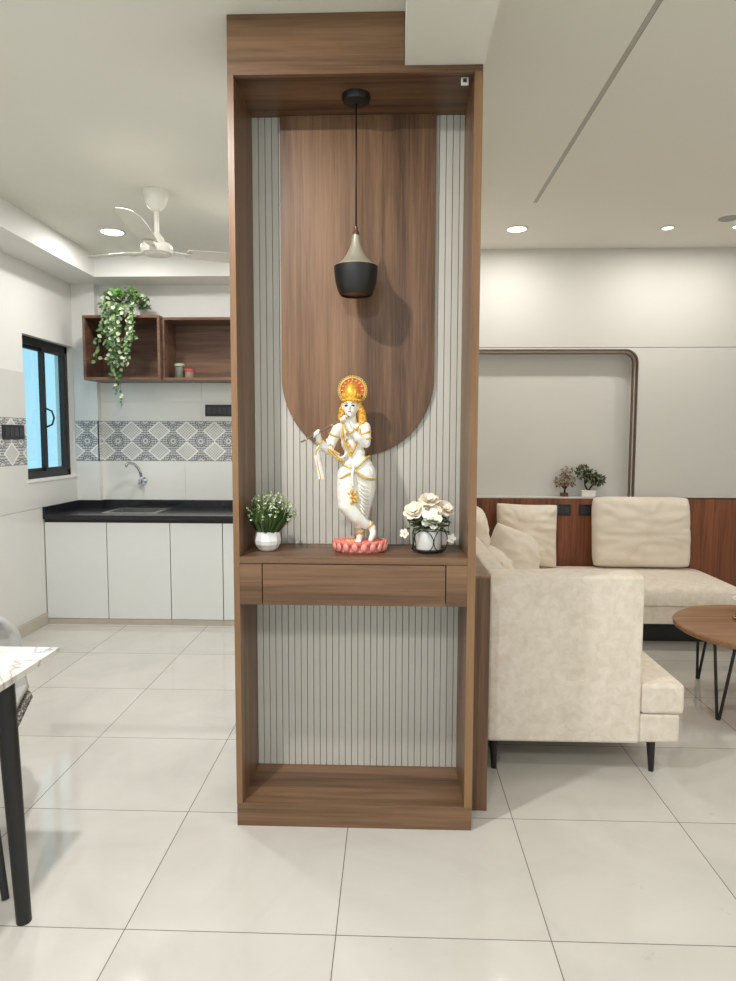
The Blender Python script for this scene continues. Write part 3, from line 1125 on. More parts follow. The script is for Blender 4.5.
# gold flowers round the foot
b = B()
for k in range(7):
    ell(b, S(292 + 6 * k, 874 + (k % 2) * 6, -0.026 - 0.003 * (k % 3)), (0.0075, 0.006, 0.0062), (0, 0.4 * k, 0), 8, 6)
finish(b, 'foot_ornament', M['gold_pale'], statue, smooth=True)


# ------------------------------------------------------------------ leaves and flowers
def leaf(bm, p, d, nrm, ln, w):
    d = Vector(d).normalized()
    nrm = Vector(nrm)
    s = d.cross(nrm)
    if s.length < 1e-4:
        s = d.orthogonal()
    s.normalize()
    u = s.cross(d)
    P = Vector(p)
    ids = [bm.verts.new(q) for q in (P, P + d * ln * 0.35 + s * w * 0.5 + u * ln * 0.05, P + d * ln * 0.7 + s * w * 0.38 + u * ln * 0.03, P + d * ln - u * ln * 0.06,
                                     P + d * ln * 0.7 - s * w * 0.38 + u * ln * 0.03, P + d * ln * 0.35 - s * w * 0.5 + u * ln * 0.05, P + d * ln * 0.5 - u * ln * 0.02)]
    for i in range(6):
        bm.faces.new((ids[6], ids[i], ids[(i + 1) % 6]))


def rv(rng, s=1.0):
    return Vector((rng.uniform(-1, 1), rng.uniform(-1, 1), rng.uniform(-1, 1))) * s


# grass plant in the white faceted pot
rng = random.Random(11)
gp = thing('potted_grass_plant', 'green tufted plant with tiny white flowers in round white pot', 'plant', (-0.455, 2.432, 0.989))
b = B()
lathe(b, [(0, 0), (0.026, 0), (0.036, 0.008), (0.0475, 0.026), (0.050, 0.040), (0.047, 0.058), (0.0435, 0.073), (0.040, 0.073), (0.043, 0.060), (0.0, 0.058)], 10)
finish(b, 'pot', M['ceramic'], gp, bevel=0.002)
b = B()
for k in range(800):
    a = rng.uniform(0, 2 * math.pi)
    sp = rng.random() ** 0.6
    ln = rng.uniform(0.08, 0.15)
    r0 = 0.038 * rng.random() ** 0.5
    tip = Vector((math.cos(a) * (0.015 + 0.085 * sp) + 0.014 * sp, math.sin(a) * (0.015 + 0.068 * sp), 0.070 + ln * (1 - 0.34 * sp * sp)))
    base = Vector((math.cos(a) * r0, math.sin(a) * r0, 0.062))
    mid = base.lerp(tip, 0.5) + Vector((math.cos(a), math.sin(a), 0.9)) * 0.014 * sp
    s = Vector((-math.sin(a), math.cos(a), 0)) * 0.0022
    v = [b.verts.new(base - s), b.verts.new(base + s), b.verts.new(mid + s), b.verts.new(mid - s), b.verts.new(tip)]
    b.faces.new(v[:4])
    b.faces.new((v[3], v[2], v[4]))
finish(b, 'grass_blades', M['grass'], gp)
b = B()
for k in range(170):
    a = rng.uniform(0, 2 * math.pi)
    sp = rng.random() ** 0.5
    c = Vector((math.cos(a) * 0.098 * sp + 0.012, math.sin(a) * 0.078 * sp, 0.224 - 0.070 * sp * sp - rng.random() * 0.04))
    for q in range(4):
        leaf(b, c, rv(rng) + Vector((0, -0.3, 0.2)), rv(rng), 0.0085, 0.006)
finish(b, 'tiny_flowers', M['tiny_flower'], gp)

# cream flowers in a white pot held by a wire basket
fp = thing('potted_cream_flowers', 'cream artificial flowers in white pot held by black wire basket', 'plant', (0.140, 2.425, 0.989))
b = B()
lathe(b, [(0, 0.012), (0.044, 0.012), (0.046, 0.016), (0.0485, 0.088), (0.045, 0.088), (0.040, 0.07), (0, 0.07)], 32)
finish(b, 'pot', M['ceramic'], fp, smooth=True, auto=40)
b = B()
wr_ = 0.0018
tube(b, [(0.040 * math.cos(2 * math.pi * k / 32), 0.040 * math.sin(2 * math.pi * k / 32), 0.0025) for k in range(32)], wr_, 6, True)
tube(b, [(0.0495 * math.cos(2 * math.pi * k / 32), 0.0495 * math.sin(2 * math.pi * k / 32), 0.084) for k in range(32)], wr_, 6, True)
tube(b, [(0.060 * math.cos(2 * math.pi * k / 32), 0.060 * math.sin(2 * math.pi * k / 32), 0.0135) for k in range(32)], 0.0036, 6, True)
for k in range(5):                      # five round hoops bulging round the pot
    a0 = 2 * math.pi * (k + 0.42) / 5
    pts_ = []
    for i in range(28):
        t_ = 2 * math.pi * i / 28
        a = a0 + 0.62 * math.cos(t_)
        z = 0.046 + 0.041 * math.sin(t_)
        r = 0.050 + 0.018 * (1 - (math.sin(t_)) ** 2) ** 0.5
        pts_.append((r * math.cos(a), r * math.sin(a), z))
    tube(b, pts_, wr_, 6, True)
finish(b, 'wire_basket', M['black'], fp, smooth=True)
rng = random.Random(5)


def rose(name, c, r, parent, layers=((0.0, 5, 0.62), (0.35, 6, 0.85), (0.75, 7, 1.0)), face=(0, -0.55, 0.8)):
    b = B()
    f = Vector(face).normalized()
    u = f.orthogonal().normalized()
    v = f.cross(u)
    C = Vector(c)
    for (open_, n, sc) in layers:
        for k in range(n):
            a = 2 * math.pi * (k + 0.37 * n) / n
            d = (u * math.cos(a) + v * math.sin(a))
            up = (f * (1 - open_) + d * (0.25 + open_)).normalized()
            s = d.cross(f)
            base = C + d * r * 0.18 * sc
            g = []
            for i in range(4):
                row = []
                for j in range(5):
                    t_, w_ = i / 3, (j - 2) / 2
                    wid = r * 0.62 * sc * (0.45 + 0.55 * math.sin(math.pi * (0.25 + 0.6 * t_)))
                    p = base + up * r * sc * t_ + s * w_ * wid - d * (w_ * w_) * r * 0.20 * sc + d * (t_ ** 3) * r * 0.25
                    row.append(b.verts.new(p))
                g.append(row)
            for i in range(3):
                for j in range(4):
                    b.faces.new((g[i][j], g[i][j + 1], g[i + 1][j + 1], g[i + 1][j]))
    ell(b, C + f * r * 0.28, (r * 0.28,) * 3, n=8, m=6)
    return finish(b, name, M['petal'], parent, smooth=True)


for c, r, fc in (((-0.054, -0.02, 0.152), 0.030, (-0.3, -0.7, 0.7)), ((0.000, 0.01, 0.188), 0.028, (0, -0.5, 0.8)), ((0.054, 0.0, 0.160), 0.028, (0.35, -0.6, 0.7)),
                 ((-0.014, -0.005, 0.160), 0.015, (0, -0.6, 0.8)), ((0.030, -0.02, 0.152), 0.016, (0.1, -0.8, 0.6))):
    rose('rose', c, r, fp, face=fc)
for c, r, fc in (((0.006, -0.048, 0.130), 0.028, (0, -1, 0.25)), ((-0.052, -0.005, 0.172), 0.016, (-0.2, -0.6, 0.8))):
    rose('blossom', c, r, fp, layers=((0.9, 5, 1.0),), face=fc)
b = B()
for k in range(90):
    a = rng.uniform(0, 2 * math.pi)
    p = Vector((0.030 * math.cos(a), 0.028 * math.sin(a), rng.uniform(0.088, 0.135)))
    leaf(b, p, (math.cos(a), math.sin(a), rng.uniform(-0.25, 0.6)), (0, 0, 1), rng.uniform(0.030, 0.056), 0.024)
finish(b, 'leaves', M['rose_leaf'], fp)
b = B()
for (x1, z1, y1) in ((-0.088, 0.078, -0.03), (0.078, 0.062, -0.025), (-0.075, 0.115, 0.0), (0.085, 0.105, 0.01)):
    tube(b, [(0.2 * x1, 0, 0.085), (0.6 * x1, y1 * 0.6, max(0.1, z1 + 0.03)), (x1, y1, z1)], 0.0011, 5)
    for q in range(7):
        leaf(b, Vector((x1, y1, z1)).lerp(Vector((0.6 * x1, y1 * 0.6, max(0.1, z1 + 0.03))), rng.random()), rv(rng), rv(rng), 0.016, 0.009)
finish(b, 'sprigs', M['rose_leaf'], fp)
for c, fc in (((-0.090, -0.032, 0.074), (-0.3, -1, 0)), ((0.080, -0.028, 0.056), (0.3, -1, 0))):
    rose('drooping_blossom', c, 0.013, fp, layers=((0.8, 5, 1.0),), face=fc)

# ------------------------------------------------------------------ kitchen
# base units; fronts at y = 4.85
edges = [-2.576, -2.108, -1.632, -1.240, -0.77, -0.30]
names = ['white kitchen base unit touching the tiled side wall', 'white kitchen base unit directly below the sink and tap',
         'narrow white kitchen base unit next to the sink unit', 'white kitchen base unit mostly hidden behind the walnut display unit', 'white kitchen base unit at the hidden end of the black worktop']
for (xa, xb, lab) in zip(edges, edges[1:], names):
    cx_, w = (xa + xb) / 2, (xb - xa) / 2
    u = thing('kitchen_base_unit', lab, 'cabinet', (cx_, 5.085, 0), group='white base units under the black worktop')
    bb = B()
    box(bb, -w + 0.0005, w - 0.0005, -0.228, 0.28, 0.045, 0.70)
    box(bb, -w + 0.0005, w - 0.0005, -0.228, -0.20, 0.70, 0.793)
    finish(bb, 'carcass', M['dark_gap'], u)
    finish(bx(-w + 0.003, w - 0.003, -0.250, -0.230, 0.046, 0.770), 'door', M['white_gloss'], u, bevel=0.0015)
    finish(bx(-w + 0.0008, w - 0.0008, -0.243, -0.215, 0.0, 0.042), 'toe_kick', M['baseboard'], u)

# worktop of black granite with hole for the sink and upstands
wt = thing('kitchen_worktop', 'long black granite worktop with low upstand over white units', 'worktop', (-1.4, 5.1, 0.795))
b = B()
wx, wy = -1.4, 5.1
SX0, SX1, SY0, SY1 = -2.18, -1.80, 4.99, 5.31
for (x0, x1, y0, y1) in ((-2.578, SX0, 4.82, 5.382), (SX0, SX1, 4.82, SY0), (SX0, SX1, SY1, 5.44), (SX1, 0.0, 4.82, 5.44), (-2.386, SX0, 5.382, 5.44)):
    box(b, x0 - wx, x1 - wx, y0 - wy, y1 - wy, 0.0, 0.032)
finish(b, 'slab', M['granite'], wt)
b = B()
box(b, -2.577 - wx, -2.560 - wx, 4.82 - wy, 5.382 - wy, 0.032, 0.092)
box(b, -2.560 - wx, -2.370 - wx, 5.366 - wy, 5.382 - wy, 0.032, 0.092)
box(b, -2.387 - wx, -2.370 - wx, 5.382 - wy, 5.442 - wy, 0.032, 0.092)
box(b, -2.370 - wx, 0.0 - wx, 5.424 - wy, 5.442 - wy, 0.032, 0.092)
finish(b, 'upstand', M['granite'], wt)

sk = thing('kitchen_sink', 'stainless steel sink set into the black granite worktop', 'sink', ((SX0 + SX1) / 2, (SY0 + SY1) / 2, 0.705))
b = B()
hw, hd = (SX1 - SX0) / 2, (SY1 - SY0) / 2
g = 0.003
box(b, -hw + g, hw - g, -hd + g, hd - g, 0.002, 0.008)
box(b, -hw + g, -hw + g + .004, -hd + g, hd - g, 0.008, 0.120)
box(b, hw - g - .004, hw - g, -hd + g, hd - g, 0.008, 0.120)
box(b, -hw + g, hw - g, -hd + g, -hd + g + .004, 0.008, 0.120)
box(b, -hw + g, hw - g, hd - g - .004, hd - g, 0.008, 0.120)
finish(b, 'basin', M['steel'], sk)
b = B()
for (x0, x1, y0, y1) in ((-hw - .02, hw + .02, -hd - .02, -hd + .012), (-hw - .02, hw + .02, hd - .012, hd + .02), (-hw - .02, -hw + .012, -hd + .012, hd - .012), (hw - .012, hw + .02, -hd + .012, hd - .012)):
    box(b, x0, x1, y0, y1, 0.1215, 0.125)
finish(b, 'rim', M['steel'], sk)
b = B()
lathe(b, [(0, 0.008), (0.03, 0.008), (0.028, 0.012), (0, 0.011)], 20)
finish(b, 'drain', M['chrome'], sk, smooth=True)

# tap on the rear wall
tp = thing('kitchen_tap', 'chrome swan neck tap mounted on the white tiles above the sink', 'tap', (-2.045, YK - 0.006, 1.045))
b = B()
tube(b, [(0, 0, 0), (0, -0.012, 0)], [0.032, 0.03], 20)
finish(b, 'wall_flange', M['chrome'], tp, smooth=True, auto=40)
b = B()
tube(b, [(0, -0.008, 0), (0, -0.075, 0)], 0.019, 16)
tube(b, [(0, -0.055, -0.022), (0, -0.055, 0.035)], 0.016, 16)
finish(b, 'tap_body', M['chrome'], tp, smooth=True, auto=40)
b = B()
tube(b, [(0.0, -0.075, 0), (0.012, -0.098, -0.004)], [0.015, 0.013], 12)
for k in range(4):
    a = k * math.pi / 2 + 0.6
    ell(b, (0.012 + 0.020 * math.cos(a), -0.1, -0.004 + 0.020 * math.sin(a)), (0.009, 0.007, 0.009), n=10, m=6)
finish(b, 'tap_handle', M['chrome'], tp, smooth=True)
b = B()
tube(b, [(0, -0.055, 0.03), (-0.006, -0.06, 0.075), (-0.022, -0.075, 0.115), (-0.046, -0.095, 0.142), (-0.070, -0.115, 0.150), (-0.088, -0.13, 0.143), (-0.095, -0.135, 0.118)], [0.013, 0.012, 0.0115, 0.011, 0.011, 0.011, 0.0125], 12)
finish(b, 'spout', M['chrome'], tp, smooth=True)


def switch_plate(name, label, loc, rz, w, h, n, group):
    s = thing(name, label, 'switch', loc, rz, group)
    finish(bx(-w / 2, w / 2, -0.009, 0, -h / 2, h / 2), 'plate', M['switch'], s, bevel=0.003)
    m = w / (n + 0.6)
    for k in range(n):
        xx = (k - (n - 1) / 2) * m
        finish(bx(xx - m * 0.42, xx + m * 0.42, -0.0125, -0.009, -h * 0.3, h * 0.3), 'rocker', M['switch_key'], s, bevel=0.0015)
    return s


GS = 'black switch and socket plates'
switch_plate('switch_plate', 'black switch plate on white tiles above patterned band, beside the display unit', (-1.402, YK - 0.006, 1.622), 0, 0.24, 0.095, 5, GS)
switch_plate('switch_plate', 'black switch plate on the patterned band of the window wall', (XL + 0.0075, 4.475, 1.437), math.radians(90), 0.26, 0.098, 4, GS)
switch_plate('switch_plate', 'black socket plate on wood panelling close to the upright square cushion', (1.337, YV - 0.012, 0.846), 0, 0.135, 0.088, 3, GS)
switch_plate('switch_plate', 'black socket plate on wood panelling partly behind the big back cushion', (1.535, YV - 0.012, 0.846), 0, 0.135, 0.088, 3, GS)


# wall shelves
def open_shelf(label, x0, x1, yf, z0, z1, t=0.02):
    s = thing('wall_shelf', label, 'shelf', ((x0 + x1) / 2, (yf + YK) / 2, z0), group='open brown wall boxes above the sink')
    w, d, h = (x1 - x0) / 2, (YK - yf) / 2, z1 - z0
    finish(bx(-w, w, -d, d, 0, t), 'bottom_board', M['kit_wood'], s, bevel=0.001)
    finish(bx(-w, w, -d, d, h - t, h), 'top_board', M['kit_wood'], s, bevel=0.001)
    for xx in (-w, w - t):
        finish(bx(xx, xx + t, -d, d, t, h - t), 'side_board', M['kit_wood'], s, bevel=0.001)
    finish(bx(-w + t, w - t, d - 0.012, d, t, h - t), 'back_board', M['kit_wood'], s)
    return s


open_shelf('deeper brown open wall box with ivy hanging over its front', -2.375, -1.775, 5.12, 1.845, 2.335)
open_shelf('brown open wall box holding two small jars', -1.774, -0.95, 5.165, 1.845, 2.325)

# jars
j = thing('storage_jar', 'taller cylindrical jar with grey lid in the brown wall box', 'jar', (-1.660, 5.235, 1.865))
b = B()
lathe(b, [(0, 0), (0.033, 0), (0.036, 0.006), (0.036, 0.085), (0.03, 0.095), (0, 0.095)], 24)
finish(b, 'jar_body', plain('smoky_green_jar', rgb(104, 108, 92), 0.3), j, smooth=True, auto=40)
b = B()
lathe(b, [(0, 0.093), (0.040, 0.093), (0.041, 0.108), (0.038, 0.112), (0, 0.112)], 24)
finish(b, 'lid', plain('grey_green_lid', rgb(170, 176, 156), 0.35), j, smooth=True, auto=40)
j = thing('storage_jar', 'shorter jar with red lid in the brown wall box', 'jar', (-1.580, 5.225, 1.865))
b = B()
lathe(b, [(0, 0), (0.034, 0), (0.037, 0.006), (0.036, 0.050), (0, 0.052)], 24)
finish(b, 'jar_body', plain('clear_brown_jar', rgb(150, 132, 112), 0.25), j, smooth=True, auto=40)
b = B()
lathe(b, [(0, 0.05), (0.040, 0.05), (0.041, 0.066), (0.038, 0.07), (0, 0.07)], 24)
finish(b, 'lid', plain('red_lid', rgb(186, 74, 66), 0.35), j, smooth=True, auto=40)

# trailing ivy
rng = random.Random(21)
iv = thing('trailing_ivy', 'variegated ivy in white pot trailing down from top of wall shelf', 'plant', (-2.06, 5.24, 2.335))
b = B()
lathe(b, [(0, 0), (0.055, 0), (0.07, 0.10), (0.064, 0.10), (0.06, 0.085), (0, 0.085)], 24, c=(0.03, 0.02, 0))
finish(b, 'pot', M['ceramic'], iv, smooth=True, auto=40)
b = B()
bg = B()
st = B()
for k in range(230):
    a = rng.uniform(0, 2 * math.pi)
    r = rng.random() ** 0.5
    p = Vector((0.0 + 0.165 * r * math.cos(a), -0.03 + 0.085 * r * math.sin(a), 0.09 + rng.random() * 0.155 * (1 - 0.45 * r)))
    if p.x > 0.09:
        p.z -= 0.03
    tgt = bg if (abs(p.x + 0.02) < 0.075 and p.z > 0.15 and rng.random() < 0.85) else b
    leaf(tgt, p, Vector((math.cos(a), math.sin(a) - 0.6, rng.uniform(-0.6, 0.4))), Vector((0, -1, 0.6)) + rv(rng, 0.5), rng.uniform(0.035, 0.055), rng.uniform(0.03, 0.042))
for k in range(20):
    x0 = rng.uniform(-0.115, 0.12)
    zend = rng.uniform(-0.50, -0.14) * (1.0 if abs(x0) < 0.09 else 0.9)
    x1 = x0 * 0.8 + rng.uniform(-0.06, 0.05)
    if k == 0:
        x0, x1, zend = -0.03, -0.01, -0.70
    if k == 1:
        x0, x1, zend = -0.05, -0.045, -0.61
    if k == 2:
        x0, x1, zend = -0.12, -0.20, -0.37
    y0 = -0.140 - rng.random() * 0.05
    path = [(x0 * 0.6, -0.03, 0.13), (x0, y0 + 0.01, 0.08), (x0, y0, -0.02), ((x0 + x1) / 2, y0, zend * 0.5), (x1, y0, zend)]
    tube(st, path, 0.0016, 5)
    L = abs(zend) + 0.08
    n = int(L / 0.021)
    for i in range(n):
        t_ = i / n
        z = 0.08 + (zend - 0.08) * t_
        xx = x0 + (x1 - x0) * max(0, t_)
        p = Vector((xx + rng.uniform(-0.016, 0.016), y0 + rng.uniform(-0.01, 0.01), z))
        sz = 1.0 if t_ < 0.75 or k > 1 else 0.7
        leaf(b, p, Vector((rng.uniform(-1, 1), rng.uniform(-0.5, 0.1), rng.uniform(-1, 0.1))), Vector((0, -1, 0.3)) + rv(rng, 0.5), rng.uniform(0.03, 0.046) * sz, rng.uniform(0.026, 0.036) * sz)
finish(b, 'variegated_leaves', M['ivy'], iv)
finish(bg, 'bright_leaves', M['ivy_bright'], iv)
finish(st, 'stems', M['grass'], iv)


# downlights
def downlight(label, x, y, z, r, group='lit ceiling downlights'):
    d = thing('ceiling_downlight', label, 'downlight', (x, y, z), group=group)
    b = B()
    lathe(b, [(r, -0.001), (r + 0.010, -0.001), (r + 0.012, -0.005), (r, -0.008), (r - 0.002, -0.005)], 32, caps=False)
    finish(b, 'trim_ring', M['white_plastic'], d, smooth=True)
    b = B()
    lathe(b, [(0, -0.0045), (r - 0.001, -0.0045), (r - 0.001, -0.001), (0, -0.001)], 32)
    finish(b, 'diffuser', M['lamp_on'], d)


downlight('round lit downlight in the kitchen ceiling beside the fan', -1.905, 4.60, 2.80, 0.075)
downlight('larger lit downlight in the living ceiling, closest to the display unit', 0.857, 4.74, 2.84, 0.065)
downlight('small lit downlight in the living ceiling above the panelled wall', 1.879, 4.74, 2.84, 0.036)
downlight('small lit downlight cut by the picture edge, farthest from the display unit', 2.345, 4.72, 2.84, 0.036)
d = thing('ceiling_speaker', 'faint unlit round fitting in the living ceiling beside the end downlight', 'ceiling fitting', (2.20, 4.56, 2.84))
b = B()
lathe(b, [(0, -0.003), (0.062, -0.003), (0.066, 0.0), (0, 0.0)], 32)
finish(b, 'cover', M['alu'], d)

# linear profile in the ceiling slot
pr = thing('linear_ceiling_profile', 'long thin grey aluminium profile recessed along the living ceiling', 'ceiling profile', (0.8725, 1.6, 2.84))
b = B()
box(b, -0.0115, -0.0095, -2.6, 2.637, 0.0, 0.03)
box(b, 0.0095, 0.0115, -2.6, 2.637, 0.0, 0.03)
finish(b, 'channel', M['alu'], pr)
finish(bx(-0.0094, 0.0094, -2.6, 2.637, 0.0008, 0.006), 'diffuser_strip', plain('dull_grey_strip', rgb(172, 168, 158), 0.6), pr)

# fan
fan = thing('ceiling_fan', 'ivory three blade ceiling fan hanging in the kitchen', 'fan', (-1.345, 3.87, 2.80))
b = B()
lathe(b, [(0, 0), (0.075, 0), (0.076, -0.012), (0.062, -0.05), (0.050, -0.085), (0.030, -0.105), (0.018, -0.115), (0, -0.115)], 32)
finish(b, 'canopy', M['fan_white'], fan, smooth=True, auto=50)
b = B()
tube(b, [(0, 0, -0.11), (0, 0, -0.27)], 0.0135, 16)
finish(b, 'down_rod', M['fan_white'], fan, smooth=True, auto=50)
b = B()
lathe(b, [(0, -0.232), (0.018, -0.232), (0.040, -0.262), (0.044, -0.285), (0.02, -0.286), (0, -0.286)], 24)
finish(b, 'lower_canopy', M['fan_white'], fan, smooth=True, auto=50)
b = B()
lathe(b, [(0, -0.283), (0.05, -0.283), (0.075, -0.292), (0.088, -0.306), (0.091, -0.330), (0.084, -0.346), (0.066, -0.350), (0.063, -0.356), (0.03, -0.360), (0, -0.361)], 36)
motor = finish(b, 'motor_housing', M['fan_white'], fan, smooth=True, auto=45)
for k, a in enumerate((-85, 35, 155)):
    a = math.radians(a)
    Rz = Matrix.Rotation(a, 4, 'Z')
    b = B()
    n = 9
    rows = []
    for i in range(n):
        t_ = i / (n - 1)
        r = 0.17 + 0.43 * t_
        w = 0.044 + 0.02 * math.sin(math.pi * (0.15 + 0.62 * t_))
        if i == n - 1:
            w *= 0.72
        tw = math.radians(-11)
        row = []
        for (s_, dz) in ((-1, 0.0025), (-0.3, 0.007), (0.4, 0.007), (1, 0.0025), (1, 0.0005), (0.4, 0.005), (-0.3, 0.005), (-1, 0.0005)):
            y = s_ * w
            row.append(b.verts.new(Rz @ Vector((r, y, -0.325 + dz + y * math.tan(tw) + (r - 0.17) * 0.06))))
        rows.append(row)
    for i in range(n - 1):
        for q in range(8):
            b.faces.new((rows[i][q], rows[i][(q + 1) % 8], rows[i + 1][(q + 1) % 8], rows[i + 1][q]))
    b.faces.new(rows[0])
    b.faces.new(list(reversed(rows[-1])))
    bl = finish(b, 'fan_blade', M['fan_white'], fan, smooth=True, auto=40)
    b = B()
    P0 = [Rz @ Vector((0.09, 0, -0.327)), Rz @ Vector((0.14, 0, -0.329)), Rz @ Vector((0.20, 0.0, -0.330))]
    tube(b, P0, [0.018, 0.024, 0.028], 10, flat=0.22, up=tuple(Rz @ Vector((0, 1, 0))))
    finish(b, 'blade_bracket', M['fan_white'], bl, smooth=True)

# ------------------------------------------------------------------ sofa
sofa = thing('sectional_sofa', 'large cream L-shaped sofa with high end panel and slim black legs', 'sofa', (1.2, 4.0, 0))
sx, sy = 1.2, 4.0


def sb(x0, x1, y0, y1, z0, z1, name, mat=None, bevel=0.02, seg=4):
    return finish(bx(x0 - sx, x1 - sx, y0 - sy, y1 - sy, z0, z1), name, mat or M['sofa'], sofa, smooth=True, bevel=bevel, seg=seg, auto=50)


sb(0.408, 1.042, 2.715, 2.862, 0.138, 0.846, 'end_panel', bevel=0.014)
sb(0.408, 0.500, 2.85, 5.20, 0.138, 0.846, 'back_rest', bevel=0.014)
sb(0.498, 1.205, 2.715, 4.50, 0.142, 0.262, 'seat_base', bevel=0.012) if False else None
b = B()
box(b, 1.040 - sx, 1.205 - sx, 2.722 - sy, 2.866 - sy, 0.142, 0.262)
box(b, 0.50 - sx, 1.205 - sx, 2.866 - sy, 4.44 - sy, 0.142, 0.262)
finish(b, 'seat_base', M['sofa'], sofa, smooth=True, bevel=0.01, seg=3, auto=50)
# T-shaped seat cushion
b = B()
tp_ = [(0.502, 2.866), (1.044, 2.866), (1.044, 2.718), (1.222, 2.718), (1.222, 4.43), (0.502, 4.43)]
va = [b.verts.new((x - sx, y - sy, 0.264)) for x, y in tp_]
vb = [b.verts.new((x - sx, y - sy, 0.392)) for x, y in tp_]
b.faces.new(va)
b.faces.new(list(reversed(vb)))
for i in range(6):
    b.faces.new((va[i], vb[i], vb[(i + 1) % 6], va[(i + 1) % 6]))
finish(b, 'seat_cushion', M['sofa'], sofa, smooth=True, bevel=0.018, seg=4, auto=50)
sb(0.50, 2.385, 4.452, 5.20, 0.160, 0.290, 'chaise_base', bevel=0.01)


def crowned(x0, x1, y0, y1, z0, z1, rise, name):
    """seat cushion with a gently domed top"""
    b = B()
    nx, ny = 24, 14
    top, bot = [], []
    for i in range(nx + 1):
        rt, rb = [], []
        for j in range(ny + 1):
            u, v = -1 + 2 * i / nx, -1 + 2 * j / ny
            x, y = x0 + (x1 - x0) * i / nx, y0 + (y1 - y0) * j / ny
            h = (1 - abs(u) ** 8) ** 0.5 * (1 - abs(v) ** 6) ** 0.5
            e = 0.018 * max(abs(u) ** 20, abs(v) ** 20)
            rt.append(b.verts.new((x - sx, y - sy, z1 - 0.016 + (rise + 0.016) * h)))
            rb.append(b.verts.new((x - sx, y - sy, z0)))
        top.append(rt)
        bot.append(rb)
    for i in range(nx):
        for j in range(ny):
            b.faces.new((top[i][j], top[i + 1][j], top[i + 1][j + 1], top[i][j + 1]))
            b.faces.new((bot[i][j], bot[i][j + 1], bot[i + 1][j + 1], bot[i + 1][j]))
    for i in range(nx):
        b.faces.new((top[i][0], bot[i][0], bot[i + 1][0], top[i + 1][0]))
        b.faces.new((top[i][ny], top[i + 1][ny], bot[i + 1][ny], bot[i][ny]))
    for j in range(ny):
        b.faces.new((top[0][j], top[0][j + 1], bot[0][j + 1], bot[0][j]))
        b.faces.new((top[nx][j], bot[nx][j], bot[nx][j + 1], top[nx][j + 1]))
    return finish(b, name, M['sofa'], sofa, smooth=True, auto=60)


crowned(0.502, 2.405, 4.435, 5.205, 0.292, 0.392, 0.035, 'chaise_cushion')
for (lx, ly, h) in ((1.105, 2.765, 0.142), (0.442, 2.765, 0.14), (1.14, 4.2, 0.142), (2.30, 4.53, 0.16), (2.30, 5.1, 0.16)):
    b = B()
    tube(b, [(lx - sx, ly - sy, h), (lx - sx + 0.006, ly - sy, 0.0)], [0.019, 0.011], 12)
    finish(b, 'leg', M['black'], sofa, smooth=True, auto=50)
finish(bx(0.62 - sx, 2.24 - sx, 4.60 - sy, 5.15 - sy, 0.0, 0.160), 'under_chaise_dark_block', M['black_matt'], sofa)  # black block added to keep the space under the chaise dark
finish(bx(0.47 - sx, 1.12 - sx, 3.3 - sy, 3.36 - sy, 0.0, 0.142), 'support_rail', M['black_matt'], sofa)


# cushions
def pillow(name, label, w, h, t, loc, rot, seed=0, e=4.0, boxy=False, wrinkle=0.007):
    rng = random.Random(seed)
    off = Vector((rng.uniform(0, 50), rng.uniform(0, 50), rng.uniform(0, 50)))
    b = B()
    n = 40
    G = {}
    for side in (1, -1):
        for i in range(n + 1):
            for j in range(n + 1):
                u, v = -1 + 2 * i / n, -1 + 2 * j / n
                if side < 0 and (i in (0, n) or j in (0, n)):
                    G[(side, i, j)] = G[(1, i, j)]
                    continue
                pinch = 0.045 if not boxy else 0.012
                x = u * w / 2 * (1 - pinch * (1 - v * v) * abs(u) ** 3)
                z = v * h / 2 * (1 - pinch * (1 - u * u) * abs(v) ** 3)
                cr = 1 - (0.055 if boxy else 0.03) * (abs(u) * abs(v)) ** 5
                x, z = x * cr, z * cr
                if boxy:
                    d = ((1 - abs(u) ** 10) * (1 - abs(v) ** 10)) ** 0.5 * (0.75 + 0.25 * (1 - u * u) * (1 - v * v))
                else:
                    d = ((1 - abs(u) ** e) * (1 - abs(v) ** e)) ** 0.55
                edge = max(abs(u), abs(v))
                ang = math.atan2(v, u)
                p1 = noise.noise(Vector((u * 2.2, v * 5.0, side * 3.0)) + off)
                p2 = noise.noise(Vector((math.cos(ang) * 6, math.sin(ang) * 6, edge * 1.5 + side)) + off) * edge ** 2
                dy = d * t / 2 + (p1 * wrinkle + p2 * wrinkle * 1.6) * d ** 0.5
                G[(side, i, j)] = b.verts.new((x, -side * dy, z))
    for side in (1, -1):
        for i in range(n):
            for j in range(n):
                q = [G[(side, i, j)], G[(side, i + 1, j)], G[(side, i + 1, j + 1)], G[(side, i, j + 1)]]
                if side < 0:
                    q.reverse()
                if len(set(q)) == 4:
                    try:
                        b.faces.new(q)
                    except ValueError:
                        pass
    o = finish(b, name, M['cushion'], None, smooth=True)
    o.location = loc
    o.rotation_euler = rot
    tag(o, label, 'cushion', 'cream sofa cushions')
    return o


